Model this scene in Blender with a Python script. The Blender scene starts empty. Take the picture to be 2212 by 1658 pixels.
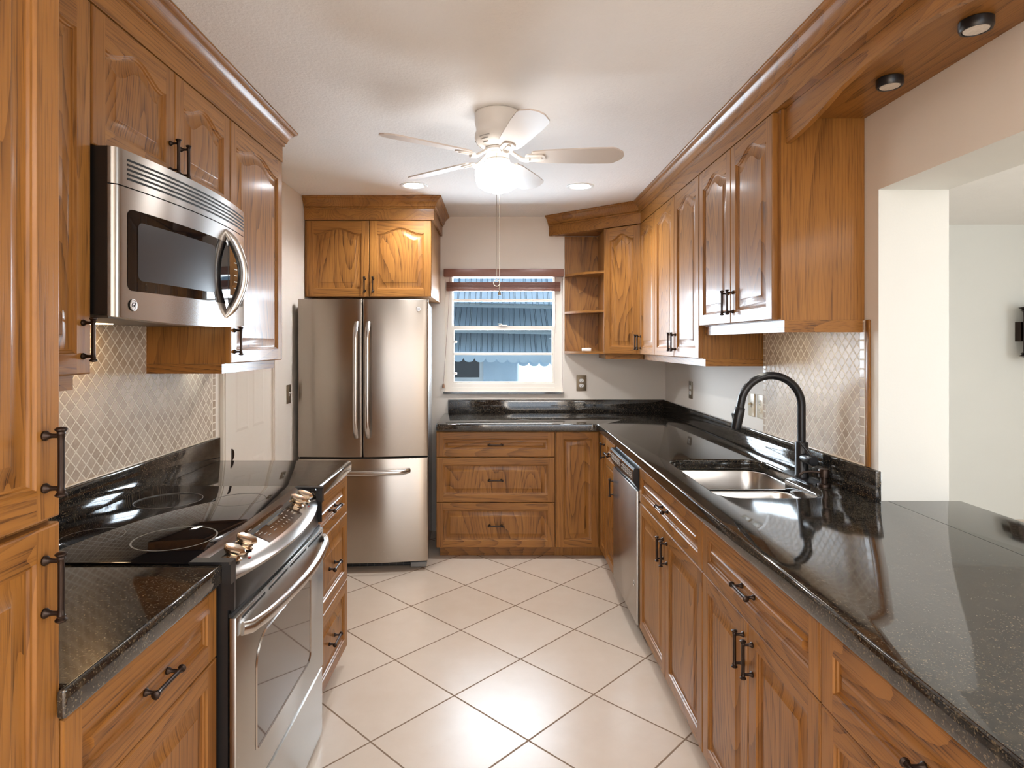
import bpy, bmesh, math, random
from mathutils import Vector, Matrix
random.seed(7)
PI = math.pi
S = bpy.context.scene
COL = S.collection

# ------------------------------------------------------------------ camera, world, lights, exposure
F_PX, VPX, VPY, CAM_Z = 1319.0, 1075.0, 742.0, 1.46
cd = bpy.data.cameras.new('camera'); cam = bpy.data.objects.new('camera', cd); COL.objects.link(cam)
cam.location = (0, 0, CAM_Z); cam.rotation_euler = (PI / 2, 0, 0)
cd.sensor_fit = 'HORIZONTAL'; cd.sensor_width = 36.0; cd.lens = F_PX / 2212 * 36
cd.shift_x = (1106 - VPX) / 2212; cd.shift_y = -(829 - VPY) / 2212
cd.clip_start = 0.02; cd.clip_end = 200
S.camera = cam
S.view_settings.view_transform = 'Standard'; S.view_settings.look = 'None'
S.view_settings.gamma = 1.0; S.view_settings.use_curve_mapping = False
S.view_settings.exposure = 1.6
S.cycles.use_denoising = True
S.cycles.max_bounces = 10; S.cycles.diffuse_bounces = 6; S.cycles.glossy_bounces = 5
S.cycles.transparent_max_bounces = 12; S.cycles.sample_clamp_indirect = 6.0
S.cycles.caustics_reflective = False; S.cycles.caustics_refractive = False

W = bpy.data.worlds.new('World'); S.world = W; W.use_nodes = True
wn = W.node_tree.nodes; wl = W.node_tree.links
bg = wn['Background']; bg.inputs[0].default_value = (0.55, 0.74, 1.0, 1); bg.inputs[1].default_value = 0.33

def lamp(name, kind, loc, energy, color=(1, 1, 1), rot=(0, 0, 0), **kw):
    d = bpy.data.lights.new(name, kind); d.energy = energy; d.color = color
    for k, v in kw.items(): setattr(d, k, v)
    o = bpy.data.objects.new(name, d); COL.objects.link(o); o.location = loc; o.rotation_euler = rot
    return o

def aim(o, target):
    d = Vector(target) - o.location
    o.rotation_euler = d.to_track_quat('-Z', 'Y').to_euler()

# sun that grazes the neighbour's wall past the corner of this house
sun = lamp('sun', 'SUN', (12, -2, 12), 8.0, (1.0, 0.96, 0.9), angle=0.009)
aim(sun, (12 - 5.82, -2 + 3.77, 12 - 0.32))
# unseen fill added behind the camera, and daylight from the side room's window
fill_rear = lamp('rear_fill', 'AREA', (0.4, -3.6, 1.3), 17, (0.90, 0.95, 1.0), shape='RECTANGLE', size=3.4, size_y=2.1)
fill_rear.rotation_euler = (PI / 2, 0, 0)
day_side = lamp('daylight_side_window', 'AREA', (5.85, 0.45, 1.45), 34, (0.92, 0.98, 1.0), shape='RECTANGLE', size=2.6, size_y=1.9)
fill_overhead = lamp('overhead_fill', 'AREA', (1.3, -2.3, 2.42), 78, (0.97, 0.98, 1.0), shape='RECTANGLE', size=4.8, size_y=2.6)  # unseen overhead panel added as fill for the space behind the camera
day_side.rotation_euler = (PI / 2, 0, PI / 2)
# daylight falling through the kitchen window
day_win = lamp('daylight_kitchen_window', 'AREA', (0.05, 4.98, 1.52), 24, (0.88, 0.94, 1.0), shape='RECTANGLE', size=0.85, size_y=0.85)
day_win.rotation_euler = (-PI / 2, 0, 0)

# ------------------------------------------------------------------ object helpers
def tag(o, label=None, cat=None, group=None, kind=None):
    if label: o['label'] = label
    if cat: o['category'] = cat
    if group: o['group'] = group
    if kind: o['kind'] = kind
    return o

def thing(name, label, cat, loc=(0, 0, 0), rz=0.0, group=None):
    o = bpy.data.objects.new(name, None); COL.objects.link(o)
    o.empty_display_size = 0.05
    o.location = loc; o.rotation_euler = (0, 0, rz)
    return tag(o, label, cat, group)

class MB:
    """collects geometry into one mesh with several material slots"""
    def __init__(self): self.v = []; self.f = []; self.m = []; self.s = []
    def add(self, vs, fs, mat=0, smooth=False, M=None):
        b = len(self.v)
        for p in vs:
            p = Vector(p)
            if M is not None: p = M @ p
            self.v.append(p)
        for f in fs:
            self.f.append([b + i for i in f]); self.m.append(mat); self.s.append(smooth)
        return self
    def box(self, x0, x1, y0, y1, z0, z1, mat=0, M=None):
        vs = [(x0, y0, z0), (x1, y0, z0), (x1, y1, z0), (x0, y1, z0), (x0, y0, z1), (x1, y0, z1), (x1, y1, z1), (x0, y1, z1)]
        return self.add(vs, [(0, 3, 2, 1), (4, 5, 6, 7), (0, 1, 5, 4), (1, 2, 6, 5), (2, 3, 7, 6), (3, 0, 4, 7)], mat, False, M)
    def cbox(self, x0, x1, y0, y1, z0, z1, c=0.003, mat=0, M=None, seg=2):
        """box with rounded edges"""
        bm = bmesh.new()
        bmesh.ops.create_cube(bm, size=1.0)
        for v in bm.verts:
            v.co = Vector(((x0 + x1) / 2 + v.co.x * (x1 - x0), (y0 + y1) / 2 + v.co.y * (y1 - y0), (z0 + z1) / 2 + v.co.z * (z1 - z0)))
        bmesh.ops.bevel(bm, geom=bm.edges[:], offset=c, segments=seg, profile=0.5, affect='EDGES', clamp_overlap=True)
        return self.bm(bm, mat, True, M)
    def bm(self, bm, mat=0, smooth=False, M=None):
        bm.verts.index_update()
        self.add([v.co.copy() for v in bm.verts], [[v.index for v in f.verts] for f in bm.faces], mat, smooth, M)
        bm.free(); return self
    def lathe(self, prof, seg=24, mat=0, M=None, cap0=True, cap1=True, smooth=True):
        vs = []; fs = []; n = len(prof)
        for r, z in prof:
            for k in range(seg):
                a = 2 * PI * k / seg; vs.append((r * math.cos(a), r * math.sin(a), z))
        for i in range(n - 1):
            for k in range(seg):
                k2 = (k + 1) % seg
                fs.append((i * seg + k, i * seg + k2, (i + 1) * seg + k2, (i + 1) * seg + k))
        if cap0: fs.append(tuple(reversed(range(seg))))
        if cap1: fs.append(tuple((n - 1) * seg + k for k in range(seg)))
        return self.add(vs, fs, mat, smooth, M)
    def tube(self, pts, rad, seg=12, mat=0, M=None, flat=1.0, up=(0, 0, 1)):
        pts = [Vector(p) for p in pts]; n = len(pts)
        if not isinstance(rad, (list, tuple)): rad = [rad] * n
        vs = []; fs = []; upv = Vector(up); prev = None
        for i, p in enumerate(pts):
            t = (pts[min(i + 1, n - 1)] - pts[max(i - 1, 0)]).normalized()
            if prev is None:
                a = upv if abs(t.dot(upv)) < 0.95 else Vector((1, 0, 0))
                nx = (a - t * a.dot(t)).normalized()
            else:
                nx = (prev - t * prev.dot(t)).normalized()
            prev = nx; ny = t.cross(nx)
            for k in range(seg):
                a = 2 * PI * k / seg
                vs.append(p + nx * rad[i] * math.cos(a) + ny * rad[i] * flat * math.sin(a))
        for i in range(n - 1):
            for k in range(seg):
                k2 = (k + 1) % seg
                fs.append((i * seg + k, i * seg + k2, (i + 1) * seg + k2, (i + 1) * seg + k))
        fs.append(tuple(reversed(range(seg)))); fs.append(tuple((n - 1) * seg + k for k in range(seg)))
        return self.add(vs, fs, mat, True, M)
    def prism(self, poly, z0, z1, mat=0, M=None):
        n = len(poly)
        vs = [(x, y, z0) for x, y in poly] + [(x, y, z1) for x, y in poly]
        fs = [tuple(reversed(range(n))), tuple(range(n, 2 * n))]
        fs += [(i, (i + 1) % n, n + (i + 1) % n, n + i) for i in range(n)]
        return self.add(vs, fs, mat, False, M)
    def grid(self, nu, nv, fn, mat=0, smooth=True, M=None):
        vs = [fn(i / nu, j / nv) for j in range(nv + 1) for i in range(nu + 1)]
        fs = [(j * (nu + 1) + i, j * (nu + 1) + i + 1, (j + 1) * (nu + 1) + i + 1, (j + 1) * (nu + 1) + i) for j in range(nv) for i in range(nu)]
        return self.add(vs, fs, mat, smooth, M)
    def strip(self, A, B, mat=0, smooth=False, closed=False, M=None):
        n = len(A); vs = list(A) + list(B)
        r = range(n if closed else n - 1)
        return self.add(vs, [(i, (i + 1) % n, n + (i + 1) % n, n + i) for i in r], mat, smooth, M)
    def build(self, name, mats, parent=None, loc=None, rot=None, fix=True, smooth_angle=40):
        me = bpy.data.meshes.new(name)
        me.from_pydata([tuple(p) for p in self.v], [], self.f)
        if not isinstance(mats, (list, tuple)): mats = [mats]
        for m in mats: me.materials.append(m)
        me.polygons.foreach_set('material_index', self.m)
        me.polygons.foreach_set('use_smooth', self.s)
        bm = bmesh.new(); bm.from_mesh(me)
        bmesh.ops.remove_doubles(bm, verts=bm.verts, dist=1e-5)
        if fix: bmesh.ops.recalc_face_normals(bm, faces=bm.faces)
        ca = math.radians(smooth_angle)
        for e in bm.edges:
            if len(e.link_faces) == 2:
                e.smooth = e.calc_face_angle(0) < ca
        uv = bm.loops.layers.uv.new('UVMap')
        for f in bm.faces:
            for lp in f.loops: q = lp.vert.co; lp[uv].uv = (q.x + q.y, q.z)
        bm.to_mesh(me); bm.free(); me.update()
        o = bpy.data.objects.new(name, me); COL.objects.link(o)
        if parent is not None: o.parent = parent
        if loc is not None: o.location = loc
        if rot is not None: o.rotation_euler = rot
        return o

def struct(name, mb, mats, label, cat):
    o = mb.build(name, mats); tag(o, label, cat, None, 'structure'); return o

def fillet(pts, radii, seg=6):
    out = []; n = len(pts)
    for i, p in enumerate(pts):
        p = Vector(p).to_2d(); r = radii[i] if isinstance(radii, (list, tuple)) else radii
        a = (Vector(pts[i - 1]).to_2d() - p); b = (Vector(pts[(i + 1) % n]).to_2d() - p)
        if r <= 0: out.append(tuple(p)); continue
        la, lb = a.length, b.length; a.normalize(); b.normalize()
        ang = math.acos(max(-1, min(1, a.dot(b))))
        t = min(r / math.tan(ang / 2), la * 0.49, lb * 0.49); r2 = t * math.tan(ang / 2)
        c = p + (a + b).normalized() * (r2 / math.sin(ang / 2))
        s = p + a * t - c; e = p + b * t - c
        a0 = math.atan2(s.y, s.x); a1 = math.atan2(e.y, e.x)
        d = (a1 - a0 + PI) % (2 * PI) - PI
        for k in range(seg + 1):
            q = a0 + d * k / seg
            out.append((c.x + r2 * math.cos(q), c.y + r2 * math.sin(q)))
    return out

def rrect(x0, x1, y0, y1, r, seg=6):
    return fillet([(x0, y0), (x1, y0), (x1, y1), (x0, y1)], r, seg)

def rotM(rx=0, ry=0, rz=0, loc=(0, 0, 0)):
    return Matrix.Translation(loc) @ Matrix.Rotation(rz, 4, 'Z') @ Matrix.Rotation(ry, 4, 'Y') @ Matrix.Rotation(rx, 4, 'X')

def text_mb(mb, s, size, M, mat=0, depth=0.0004, shear=0.0):
    cu = bpy.data.curves.new('t', 'FONT'); cu.body = s; cu.size = size; cu.extrude = depth; cu.align_x = 'CENTER'; cu.align_y = 'CENTER'; cu.shear = shear
    cu.resolution_u = 3
    o = bpy.data.objects.new('t', cu); COL.objects.link(o)
    dg = bpy.context.evaluated_depsgraph_get(); me = o.evaluated_get(dg).to_mesh()
    mb.add([v.co.copy() for v in me.vertices], [list(p.vertices) for p in me.polygons], mat, False, M)
    o.evaluated_get(dg).to_mesh_clear()
    bpy.data.objects.remove(o); bpy.data.curves.remove(cu)

# ------------------------------------------------------------------ materials
def new_mat(name):
    m = bpy.data.materials.new(name); m.use_nodes = True
    nt = m.node_tree; return m, nt, nt.nodes, nt.links, nt.nodes['Principled BSDF']

def plain(name, col, rough=0.5, metal=0.0, spec=0.5, emit=None, estr=0.0, coat=0.0, noise=0.0, nscale=20, bump=0.0, bscale=200):
    m, nt, N, L, b = new_mat(name)
    b.inputs['Base Color'].default_value = (*col, 1); b.inputs['Roughness'].default_value = rough
    b.inputs['Metallic'].default_value = metal; b.inputs['Specular IOR Level'].default_value = spec
    b.inputs['Coat Weight'].default_value = coat
    if emit: b.inputs['Emission Color'].default_value = (*emit, 1); b.inputs['Emission Strength'].default_value = estr
    tc = N.new('ShaderNodeTexCoord')
    if noise > 0:
        nz = N.new('ShaderNodeTexNoise'); nz.inputs['Scale'].default_value = nscale; nz.inputs['Detail'].default_value = 4
        L.new(tc.outputs['Object'], nz.inputs['Vector'])
        mx = N.new('ShaderNodeMix'); mx.data_type = 'RGBA'
        mx.inputs[6].default_value = tuple(c * (1 - noise) for c in col) + (1,)
        mx.inputs[7].default_value = tuple(min(1, c * (1 + noise)) for c in col) + (1,)
        L.new(nz.outputs['Fac'], mx.inputs[0]); L.new(mx.outputs[2], b.inputs['Base Color'])
    if bump > 0:
        nz = N.new('ShaderNodeTexNoise'); nz.inputs['Scale'].default_value = bscale; nz.inputs['Detail'].default_value = 3
        L.new(tc.outputs['Object'], nz.inputs['Vector'])
        bp = N.new('ShaderNodeBump'); bp.inputs['Strength'].default_value = bump; bp.inputs['Distance'].default_value = 0.004
        L.new(nz.outputs['Fac'], bp.inputs['Height']); L.new(bp.outputs[0], b.inputs['Normal'])
    return m

def math_node(N, L, op, a, b=None, c=None):
    n = N.new('ShaderNodeMath'); n.operation = op
    for i, x in enumerate((a, b, c)):
        if x is None: continue
        if isinstance(x, (int, float)): n.inputs[i].default_value = x
        else: L.new(x, n.inputs[i])
    return n.outputs[0]

OAK_L = (0.365, 0.160, 0.036); OAK_M = (0.240, 0.095, 0.0185); OAK_D = (0.058, 0.019, 0.0045)
def oak(name, axis='Z', rings=26.0, ringamt=0.5, sx=3.2, sl=0.42, seed=0.0, bright=1.0, flat=1.0):
    m, nt, N, L, b = new_mat(name)
    tc = N.new('ShaderNodeTexCoord'); oi = N.new('ShaderNodeObjectInfo')
    sep = N.new('ShaderNodeSeparateXYZ'); L.new(tc.outputs['Object'], sep.inputs[0])
    o3 = {'Z': (0, 1, 2), 'X': (1, 2, 0), 'Y': (2, 0, 1)}[axis]
    cb = N.new('ShaderNodeCombineXYZ')
    for i, k in enumerate(o3):
        L.new(math_node(N, L, 'MULTIPLY', sep.outputs[k], flat) if k == 1 and flat != 1.0 else sep.outputs[k], cb.inputs[i])
    off = N.new('ShaderNodeVectorMath'); off.operation = 'ADD'
    cr = N.new('ShaderNodeCombineXYZ')
    r1 = math_node(N, L, 'MULTIPLY', oi.outputs['Random'], 37.0)
    for i in range(3): L.new(math_node(N, L, 'ADD', r1, seed + i * 3.1), cr.inputs[i])
    L.new(cb.outputs[0], off.inputs[0]); L.new(cr.outputs[0], off.inputs[1])
    def noise(scl, detail, rough=0.5):
        vm = N.new('ShaderNodeVectorMath'); vm.operation = 'MULTIPLY'; vm.inputs[1].default_value = scl
        L.new(off.outputs[0], vm.inputs[0])
        nz = N.new('ShaderNodeTexNoise'); nz.inputs['Scale'].default_value = 1.0; nz.inputs['Detail'].default_value = detail
        nz.inputs['Roughness'].default_value = rough
        L.new(vm.outputs[0], nz.inputs['Vector']); return nz.outputs['Fac']
    big = noise((sx, sx, sl), 1.0, 0.4)
    wob = noise((26, 26, 3.0), 2.0)
    ph = math_node(N, L, 'ADD', math_node(N, L, 'MULTIPLY', big, rings), math_node(N, L, 'MULTIPLY', wob, 0.55))
    ring = math_node(N, L, 'POWER', math_node(N, L, 'FRACT', ph), 2.6)
    # vary the strength of the figure from board to board
    ring = math_node(N, L, 'MULTIPLY', ring, math_node(N, L, 'MULTIPLY_ADD', noise((7, 7, 0.9), 1.0), 1.3, 0.25))
    pore = noise((300, 300, 8), 2.0)
    pr = N.new('ShaderNodeMapRange'); pr.inputs[1].default_value = 0.50; pr.inputs[2].default_value = 0.68; L.new(pore, pr.inputs[0])
    tone = noise((9, 9, 0.8), 2.0)
    # light <-> mid by tone, then dark by ring * pore
    m1 = N.new('ShaderNodeMix'); m1.data_type = 'RGBA'
    m1.inputs[6].default_value = tuple(c * bright for c in OAK_L) + (1,); m1.inputs[7].default_value = tuple(c * bright for c in OAK_M) + (1,)
    tr = N.new('ShaderNodeMapRange'); tr.inputs[1].default_value = 0.25; tr.inputs[2].default_value = 0.85
    L.new(tone, tr.inputs[0]); L.new(tr.outputs[0], m1.inputs[0])
    dk = math_node(N, L, 'MULTIPLY', ring, math_node(N, L, 'MULTIPLY_ADD', pr.outputs[0], 0.55, 0.55))
    dk = math_node(N, L, 'MULTIPLY_ADD', dk, ringamt, math_node(N, L, 'MULTIPLY', pr.outputs[0], 0.30))
    m2 = N.new('ShaderNodeMix'); m2.data_type = 'RGBA'; m2.inputs[7].default_value = tuple(c * bright for c in OAK_D) + (1,)
    L.new(dk, m2.inputs[0]); L.new(m1.outputs[2], m2.inputs[6])
    L.new(m2.outputs[2], b.inputs['Base Color'])
    b.inputs['Roughness'].default_value = 0.42; b.inputs['Specular IOR Level'].default_value = 0.25; b.inputs['Coat Weight'].default_value = 0.22; b.inputs['Coat Roughness'].default_value = 0.15
    bp = N.new('ShaderNodeBump'); bp.inputs['Strength'].default_value = 0.12; bp.inputs['Distance'].default_value = 0.001
    L.new(pr.outputs[0], bp.inputs['Height']); bp.invert = True
    L.new(bp.outputs[0], b.inputs['Normal'])
    return m

def granite():
    m, nt, N, L, b = new_mat('black_granite')
    tc = N.new('ShaderNodeTexCoord')
    def noise(scale, detail=2):
        nz = N.new('ShaderNodeTexNoise'); nz.inputs['Scale'].default_value = scale; nz.inputs['Detail'].default_value = detail
        L.new(tc.outputs['Object'], nz.inputs['Vector']); return nz.outputs['Fac']
    def mr(x, a, c):
        r = N.new('ShaderNodeMapRange'); r.inputs[1].default_value = a; r.inputs[2].default_value = c; L.new(x, r.inputs[0]); return r.outputs[0]
    def mix(fac, c1, col):
        mx = N.new('ShaderNodeMix'); mx.data_type = 'RGBA'; L.new(fac, mx.inputs[0])
        if isinstance(c1, tuple): mx.inputs[6].default_value = c1
        else: L.new(c1, mx.inputs[6])
        mx.inputs[7].default_value = col; return mx.outputs[2]
    c = mix(mr(noise(55, 4), 0.45, 0.75), (0.009, 0.009, 0.010, 1), (0.050, 0.039, 0.026, 1))
    c = mix(mr(noise(230, 2), 0.57, 0.67), c, (0.115, 0.088, 0.055, 1))
    vo = N.new('ShaderNodeTexVoronoi'); vo.inputs['Scale'].default_value = 200; L.new(tc.outputs['Object'], vo.inputs['Vector'])
    sp = math_node(N, L, 'MULTIPLY', mr(vo.outputs['Distance'], 0.22, 0.08), mr(noise(28, 1), 0.52, 0.62))
    c = mix(sp, c, (0.20, 0.175, 0.13, 1))
    L.new(c, b.inputs['Base Color']); b.inputs['Roughness'].default_value = 0.06; b.inputs['IOR'].default_value = 1.8
    return m

def grid_tile(name, axes, loc, rot, size, mortar, tile_a, tile_b, grout, rough=0.3, spotty=0.0, vscale=30, bump=0.3):
    """square tiles in any rotation on the plane of two object axes, each tile with its own tone"""
    m, nt, N, L, b = new_mat(name)
    tc = N.new('ShaderNodeTexCoord'); sep = N.new('ShaderNodeSeparateXYZ'); L.new(tc.outputs['Object'], sep.inputs[0])
    cb = N.new('ShaderNodeCombineXYZ'); L.new(sep.outputs[axes[0]], cb.inputs[0]); L.new(sep.outputs[axes[1]], cb.inputs[1])
    mp = N.new('ShaderNodeMapping'); mp.vector_type = 'TEXTURE'; mp.inputs['Location'].default_value = (*loc, 0)
    mp.inputs['Rotation'].default_value = (0, 0, rot); mp.inputs['Scale'].default_value = (size[0], size[1], 1)
    L.new(cb.outputs[0], mp.inputs['Vector'])
    s2 = N.new('ShaderNodeSeparateXYZ'); L.new(mp.outputs[0], s2.inputs[0])
    def edge(o):  # distance to nearest tile edge, in tiles
        fr = math_node(N, L, 'FRACT', o); return math_node(N, L, 'MINIMUM', fr, math_node(N, L, 'SUBTRACT', 1.0, fr))
    wob = N.new('ShaderNodeTexNoise'); wob.inputs['Scale'].default_value = 7.0; L.new(mp.outputs[0], wob.inputs['Vector'])
    d = math_node(N, L, 'MINIMUM', edge(s2.outputs[0]), edge(s2.outputs[1]))
    d = math_node(N, L, 'ADD', d, math_node(N, L, 'MULTIPLY_ADD', wob.outputs['Fac'], mortar * 0.5, -mortar * 0.25))
    g = N.new('ShaderNodeMapRange'); g.inputs[1].default_value = mortar * 0.75; g.inputs[2].default_value = mortar * 1.25; L.new(d, g.inputs[0])
    cell = N.new('ShaderNodeCombineXYZ'); L.new(math_node(N, L, 'FLOOR', s2.outputs[0]), cell.inputs[0]); L.new(math_node(N, L, 'FLOOR', s2.outputs[1]), cell.inputs[1])
    wnz = N.new('ShaderNodeTexWhiteNoise'); wnz.noise_dimensions = '2D'; L.new(cell.outputs[0], wnz.inputs['Vector'])
    nz = N.new('ShaderNodeTexNoise'); nz.inputs['Scale'].default_value = vscale; nz.inputs['Detail'].default_value = 6; nz.inputs['Roughness'].default_value = 0.65
    L.new(tc.outputs['Object'], nz.inputs['Vector'])
    fac = math_node(N, L, 'ADD', math_node(N, L, 'MULTIPLY', wnz.outputs['Value'], 0.6), math_node(N, L, 'MULTIPLY_ADD', nz.outputs['Fac'], 1.2, -0.4))
    mx = N.new('ShaderNodeMix'); mx.data_type = 'RGBA'; mx.inputs[6].default_value = (*tile_a, 1); mx.inputs[7].default_value = (*tile_b, 1); L.new(fac, mx.inputs[0])
    src = mx.outputs[2]
    if spotty > 0:
        n2 = N.new('ShaderNodeTexNoise'); n2.inputs['Scale'].default_value = 45; n2.inputs['Detail'].default_value = 5; n2.inputs['Roughness'].default_value = 0.7
        L.new(tc.outputs['Object'], n2.inputs['Vector'])
        r2 = N.new('ShaderNodeMapRange'); r2.inputs[1].default_value = 0.66; r2.inputs[2].default_value = 0.74; r2.inputs[4].default_value = spotty; L.new(n2.outputs['Fac'], r2.inputs[0])
        ms = N.new('ShaderNodeMix'); ms.data_type = 'RGBA'; L.new(r2.outputs[0], ms.inputs[0]); L.new(src, ms.inputs[6]); ms.inputs[7].default_value = (*[c * 0.45 for c in tile_b], 1)
        src = ms.outputs[2]
    mg = N.new('ShaderNodeMix'); mg.data_type = 'RGBA'; mg.inputs[6].default_value = (*grout, 1); L.new(src, mg.inputs[7]); L.new(g.outputs[0], mg.inputs[0])
    L.new(mg.outputs[2], b.inputs['Base Color'])
    rr = N.new('ShaderNodeMapRange'); rr.inputs[3].default_value = 0.75; rr.inputs[4].default_value = rough; L.new(g.outputs[0], rr.inputs[0]); L.new(rr.outputs[0], b.inputs['Roughness'])
    bp = N.new('ShaderNodeBump'); bp.inputs['Strength'].default_value = bump; bp.inputs['Distance'].default_value = 0.002
    hh = math_node(N, L, 'ADD', g.outputs[0], math_node(N, L, 'MULTIPLY', nz.outputs['Fac'], 0.25))
    L.new(hh, bp.inputs['Height']); L.new(bp.outputs[0], b.inputs['Normal'])
    return m

def steel(name, col=(0.47, 0.445, 0.415), rough=0.27, aniso=0.85, axis='Z', stretch=(2, 2, 500)):
    m, nt, N, L, b = new_mat(name)
    b.inputs['Metallic'].default_value = 1.0; b.inputs['Roughness'].default_value = rough
    b.inputs['Base Color'].default_value = (*col, 1)
    tc = N.new('ShaderNodeTexCoord'); vm = N.new('ShaderNodeVectorMath'); vm.operation = 'MULTIPLY'; vm.inputs[1].default_value = stretch
    L.new(tc.outputs['Object'], vm.inputs[0]); nz = N.new('ShaderNodeTexNoise'); nz.inputs['Scale'].default_value = 1.0; nz.inputs['Detail'].default_value = 2
    L.new(vm.outputs[0], nz.inputs['Vector'])
    r = N.new('ShaderNodeMapRange'); r.inputs[3].default_value = rough - 0.003; r.inputs[4].default_value = rough + 0.003; L.new(nz.outputs['Fac'], r.inputs[0]); L.new(r.outputs[0], b.inputs['Roughness'])
    if aniso > 0:
        b.inputs['Anisotropic'].default_value = aniso; b.inputs['Anisotropic Rotation'].default_value = 0.25
        tg = N.new('ShaderNodeTangent'); tg.direction_type = 'UV_MAP'; tg.uv_map = 'UVMap'; L.new(tg.outputs[0], b.inputs['Tangent'])
    return m

def glass_thin(name, tint=(0.93, 0.97, 1.0)):
    m = bpy.data.materials.new(name); m.use_nodes = True; N = m.node_tree.nodes; L = m.node_tree.links
    N.remove(N['Principled BSDF']); out = N['Material Output']
    t = N.new('ShaderNodeBsdfTransparent'); t.inputs[0].default_value = (*tint, 1)
    g = N.new('ShaderNodeBsdfGlossy'); g.inputs['Roughness'].default_value = 0.02
    fr = N.new('ShaderNodeFresnel'); fr.inputs[0].default_value = 1.22
    mx = N.new('ShaderNodeMixShader'); L.new(fr.outputs[0], mx.inputs[0]); L.new(t.outputs[0], mx.inputs[1]); L.new(g.outputs[0], mx.inputs[2])
    L.new(mx.outputs[0], out.inputs[0]); return m

OAKZ = oak('oak_panel_grain', 'Z', 46, 0.85, 3.0, 0.50, flat=0.12)
OAKS = oak('oak_stile_grain', 'Z', 40, 0.60, 3.0, 0.14, 11.0, flat=0.12)
OAKX = oak('oak_rail_grain', 'X', 42, 0.75, 3.4, 0.40, 5.0, flat=0.12)
OAKC = oak('oak_side_grain', 'Z', 36, 0.55, 3.0, 0.22, 14.0)
OAKY = oak('oak_moulding_grain', 'Y', 40, 0.60, 3.4, 0.28, 8.0)
GRAN = granite()
BRONZE = plain('oil_rubbed_bronze', (0.038, 0.024, 0.018), 0.36, 0.75, noise=0.3, nscale=60)
WALL = plain('cream_wall_paint', (0.80, 0.735, 0.655), 0.6, noise=0.02, nscale=6, bump=0.06, bscale=120)
WHITEWALL = plain('white_wall_paint', (0.71, 0.72, 0.695), 0.6, noise=0.02, nscale=5, bump=0.05, bscale=120)
CEIL = plain('textured_ceiling_paint', (0.86, 0.845, 0.83), 0.85, noise=0.02, nscale=9, bump=0.55, bscale=90)
TRIMW = plain('white_trim_paint', (0.80, 0.74, 0.66), 0.42, noise=0.015)
FLOOR = grid_tile('ceramic_floor_tile', (0, 1), (-0.775, 3.686), -math.radians(44.26), (0.41, 0.41), 0.0085, (0.725, 0.62, 0.515), (0.655, 0.54, 0.43), (0.23, 0.145, 0.085), 0.30, 0.12, 9, 0.25)
DIAM = grid_tile('travertine_diamond_tile', (1, 2), (0.0, 1.03), PI / 4, (0.034, 0.034), 0.07, (0.62, 0.505, 0.395), (0.40, 0.29, 0.20), (0.84, 0.76, 0.64), 0.40, 0.35, 60, 0.8)
BORD = grid_tile('travertine_border_tile', (1, 2), (0.002, 1.03), 0.0, (0.031, 0.034), 0.07, (0.62, 0.505, 0.395), (0.40, 0.29, 0.20), (0.84, 0.76, 0.64), 0.25, 0.35, 60, 0.5)
STEEL = steel('brushed_steel')
STEELH = steel('brushed_steel_handle', (0.54, 0.51, 0.48), 0.24, 0.0)
STEELS = steel('sink_steel', (0.58, 0.55, 0.52), 0.28, 0.0, 'Z', (400, 3, 3))
BLACKG = plain('black_glass', (0.006, 0.006, 0.007), 0.03, spec=0.5)
BLACKP = plain('black_plastic', (0.012, 0.012, 0.013), 0.3, noise=0.2)
DARKV = plain('dark_slot', (0.006, 0.006, 0.006), 0.6, noise=0.2)
BLACKM = plain('matte_black_metal', (0.010, 0.010, 0.012), 0.30, 0.2, noise=0.2)
FANW = plain('fan_white_enamel', (0.76, 0.72, 0.67), 0.35, noise=0.01)
CHAINM = plain('chain_metal', (0.55, 0.50, 0.42), 0.3, 0.9, noise=0.1)
GLOBE = plain('lit_globe_glass', (0.9, 0.9, 0.88), 0.3, emit=(1.0, 0.98, 0.955), estr=3.4)
LEDW = plain('led_lens', (0.9, 0.9, 0.9), 0.4, emit=(0.93, 0.96, 1.0), estr=22.0)
LEDWARM = plain('warm_lamp_lens', (0.9, 0.8, 0.6), 0.4, emit=(1.0, 0.70, 0.38), estr=7.0)
UNDERL = plain('undercabinet_tube', (0.9, 0.9, 0.85), 0.4, emit=(1.0, 0.97, 0.85), estr=4.5)
WHITEP = plain('white_plastic', (0.82, 0.82, 0.80), 0.35, noise=0.01)
ALMOND = plain('almond_plate', (0.66, 0.56, 0.40), 0.35, noise=0.03)
BLINDM = plain('brown_faux_wood', (0.23, 0.105, 0.075), 0.35, noise=0.12, nscale=40)
WINFR = plain('window_frame_paint', (0.80, 0.755, 0.68), 0.35, noise=0.02)
GLASS = glass_thin('window_glass')
# ------------------------------------------------------------------ room dimensions (metres, camera above the origin)
XL, XR, YB, ZC = -1.31, 1.31, 4.768, 2.45
JX, JY, JZ = 1.552, 2.10, 1.99          # pass-through: outer face, far jamb, header
FX = 0.69                                # base door faces at x = +-FX
ZT, ZU = 0.92, 0.872                     # worktop top / underside

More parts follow.
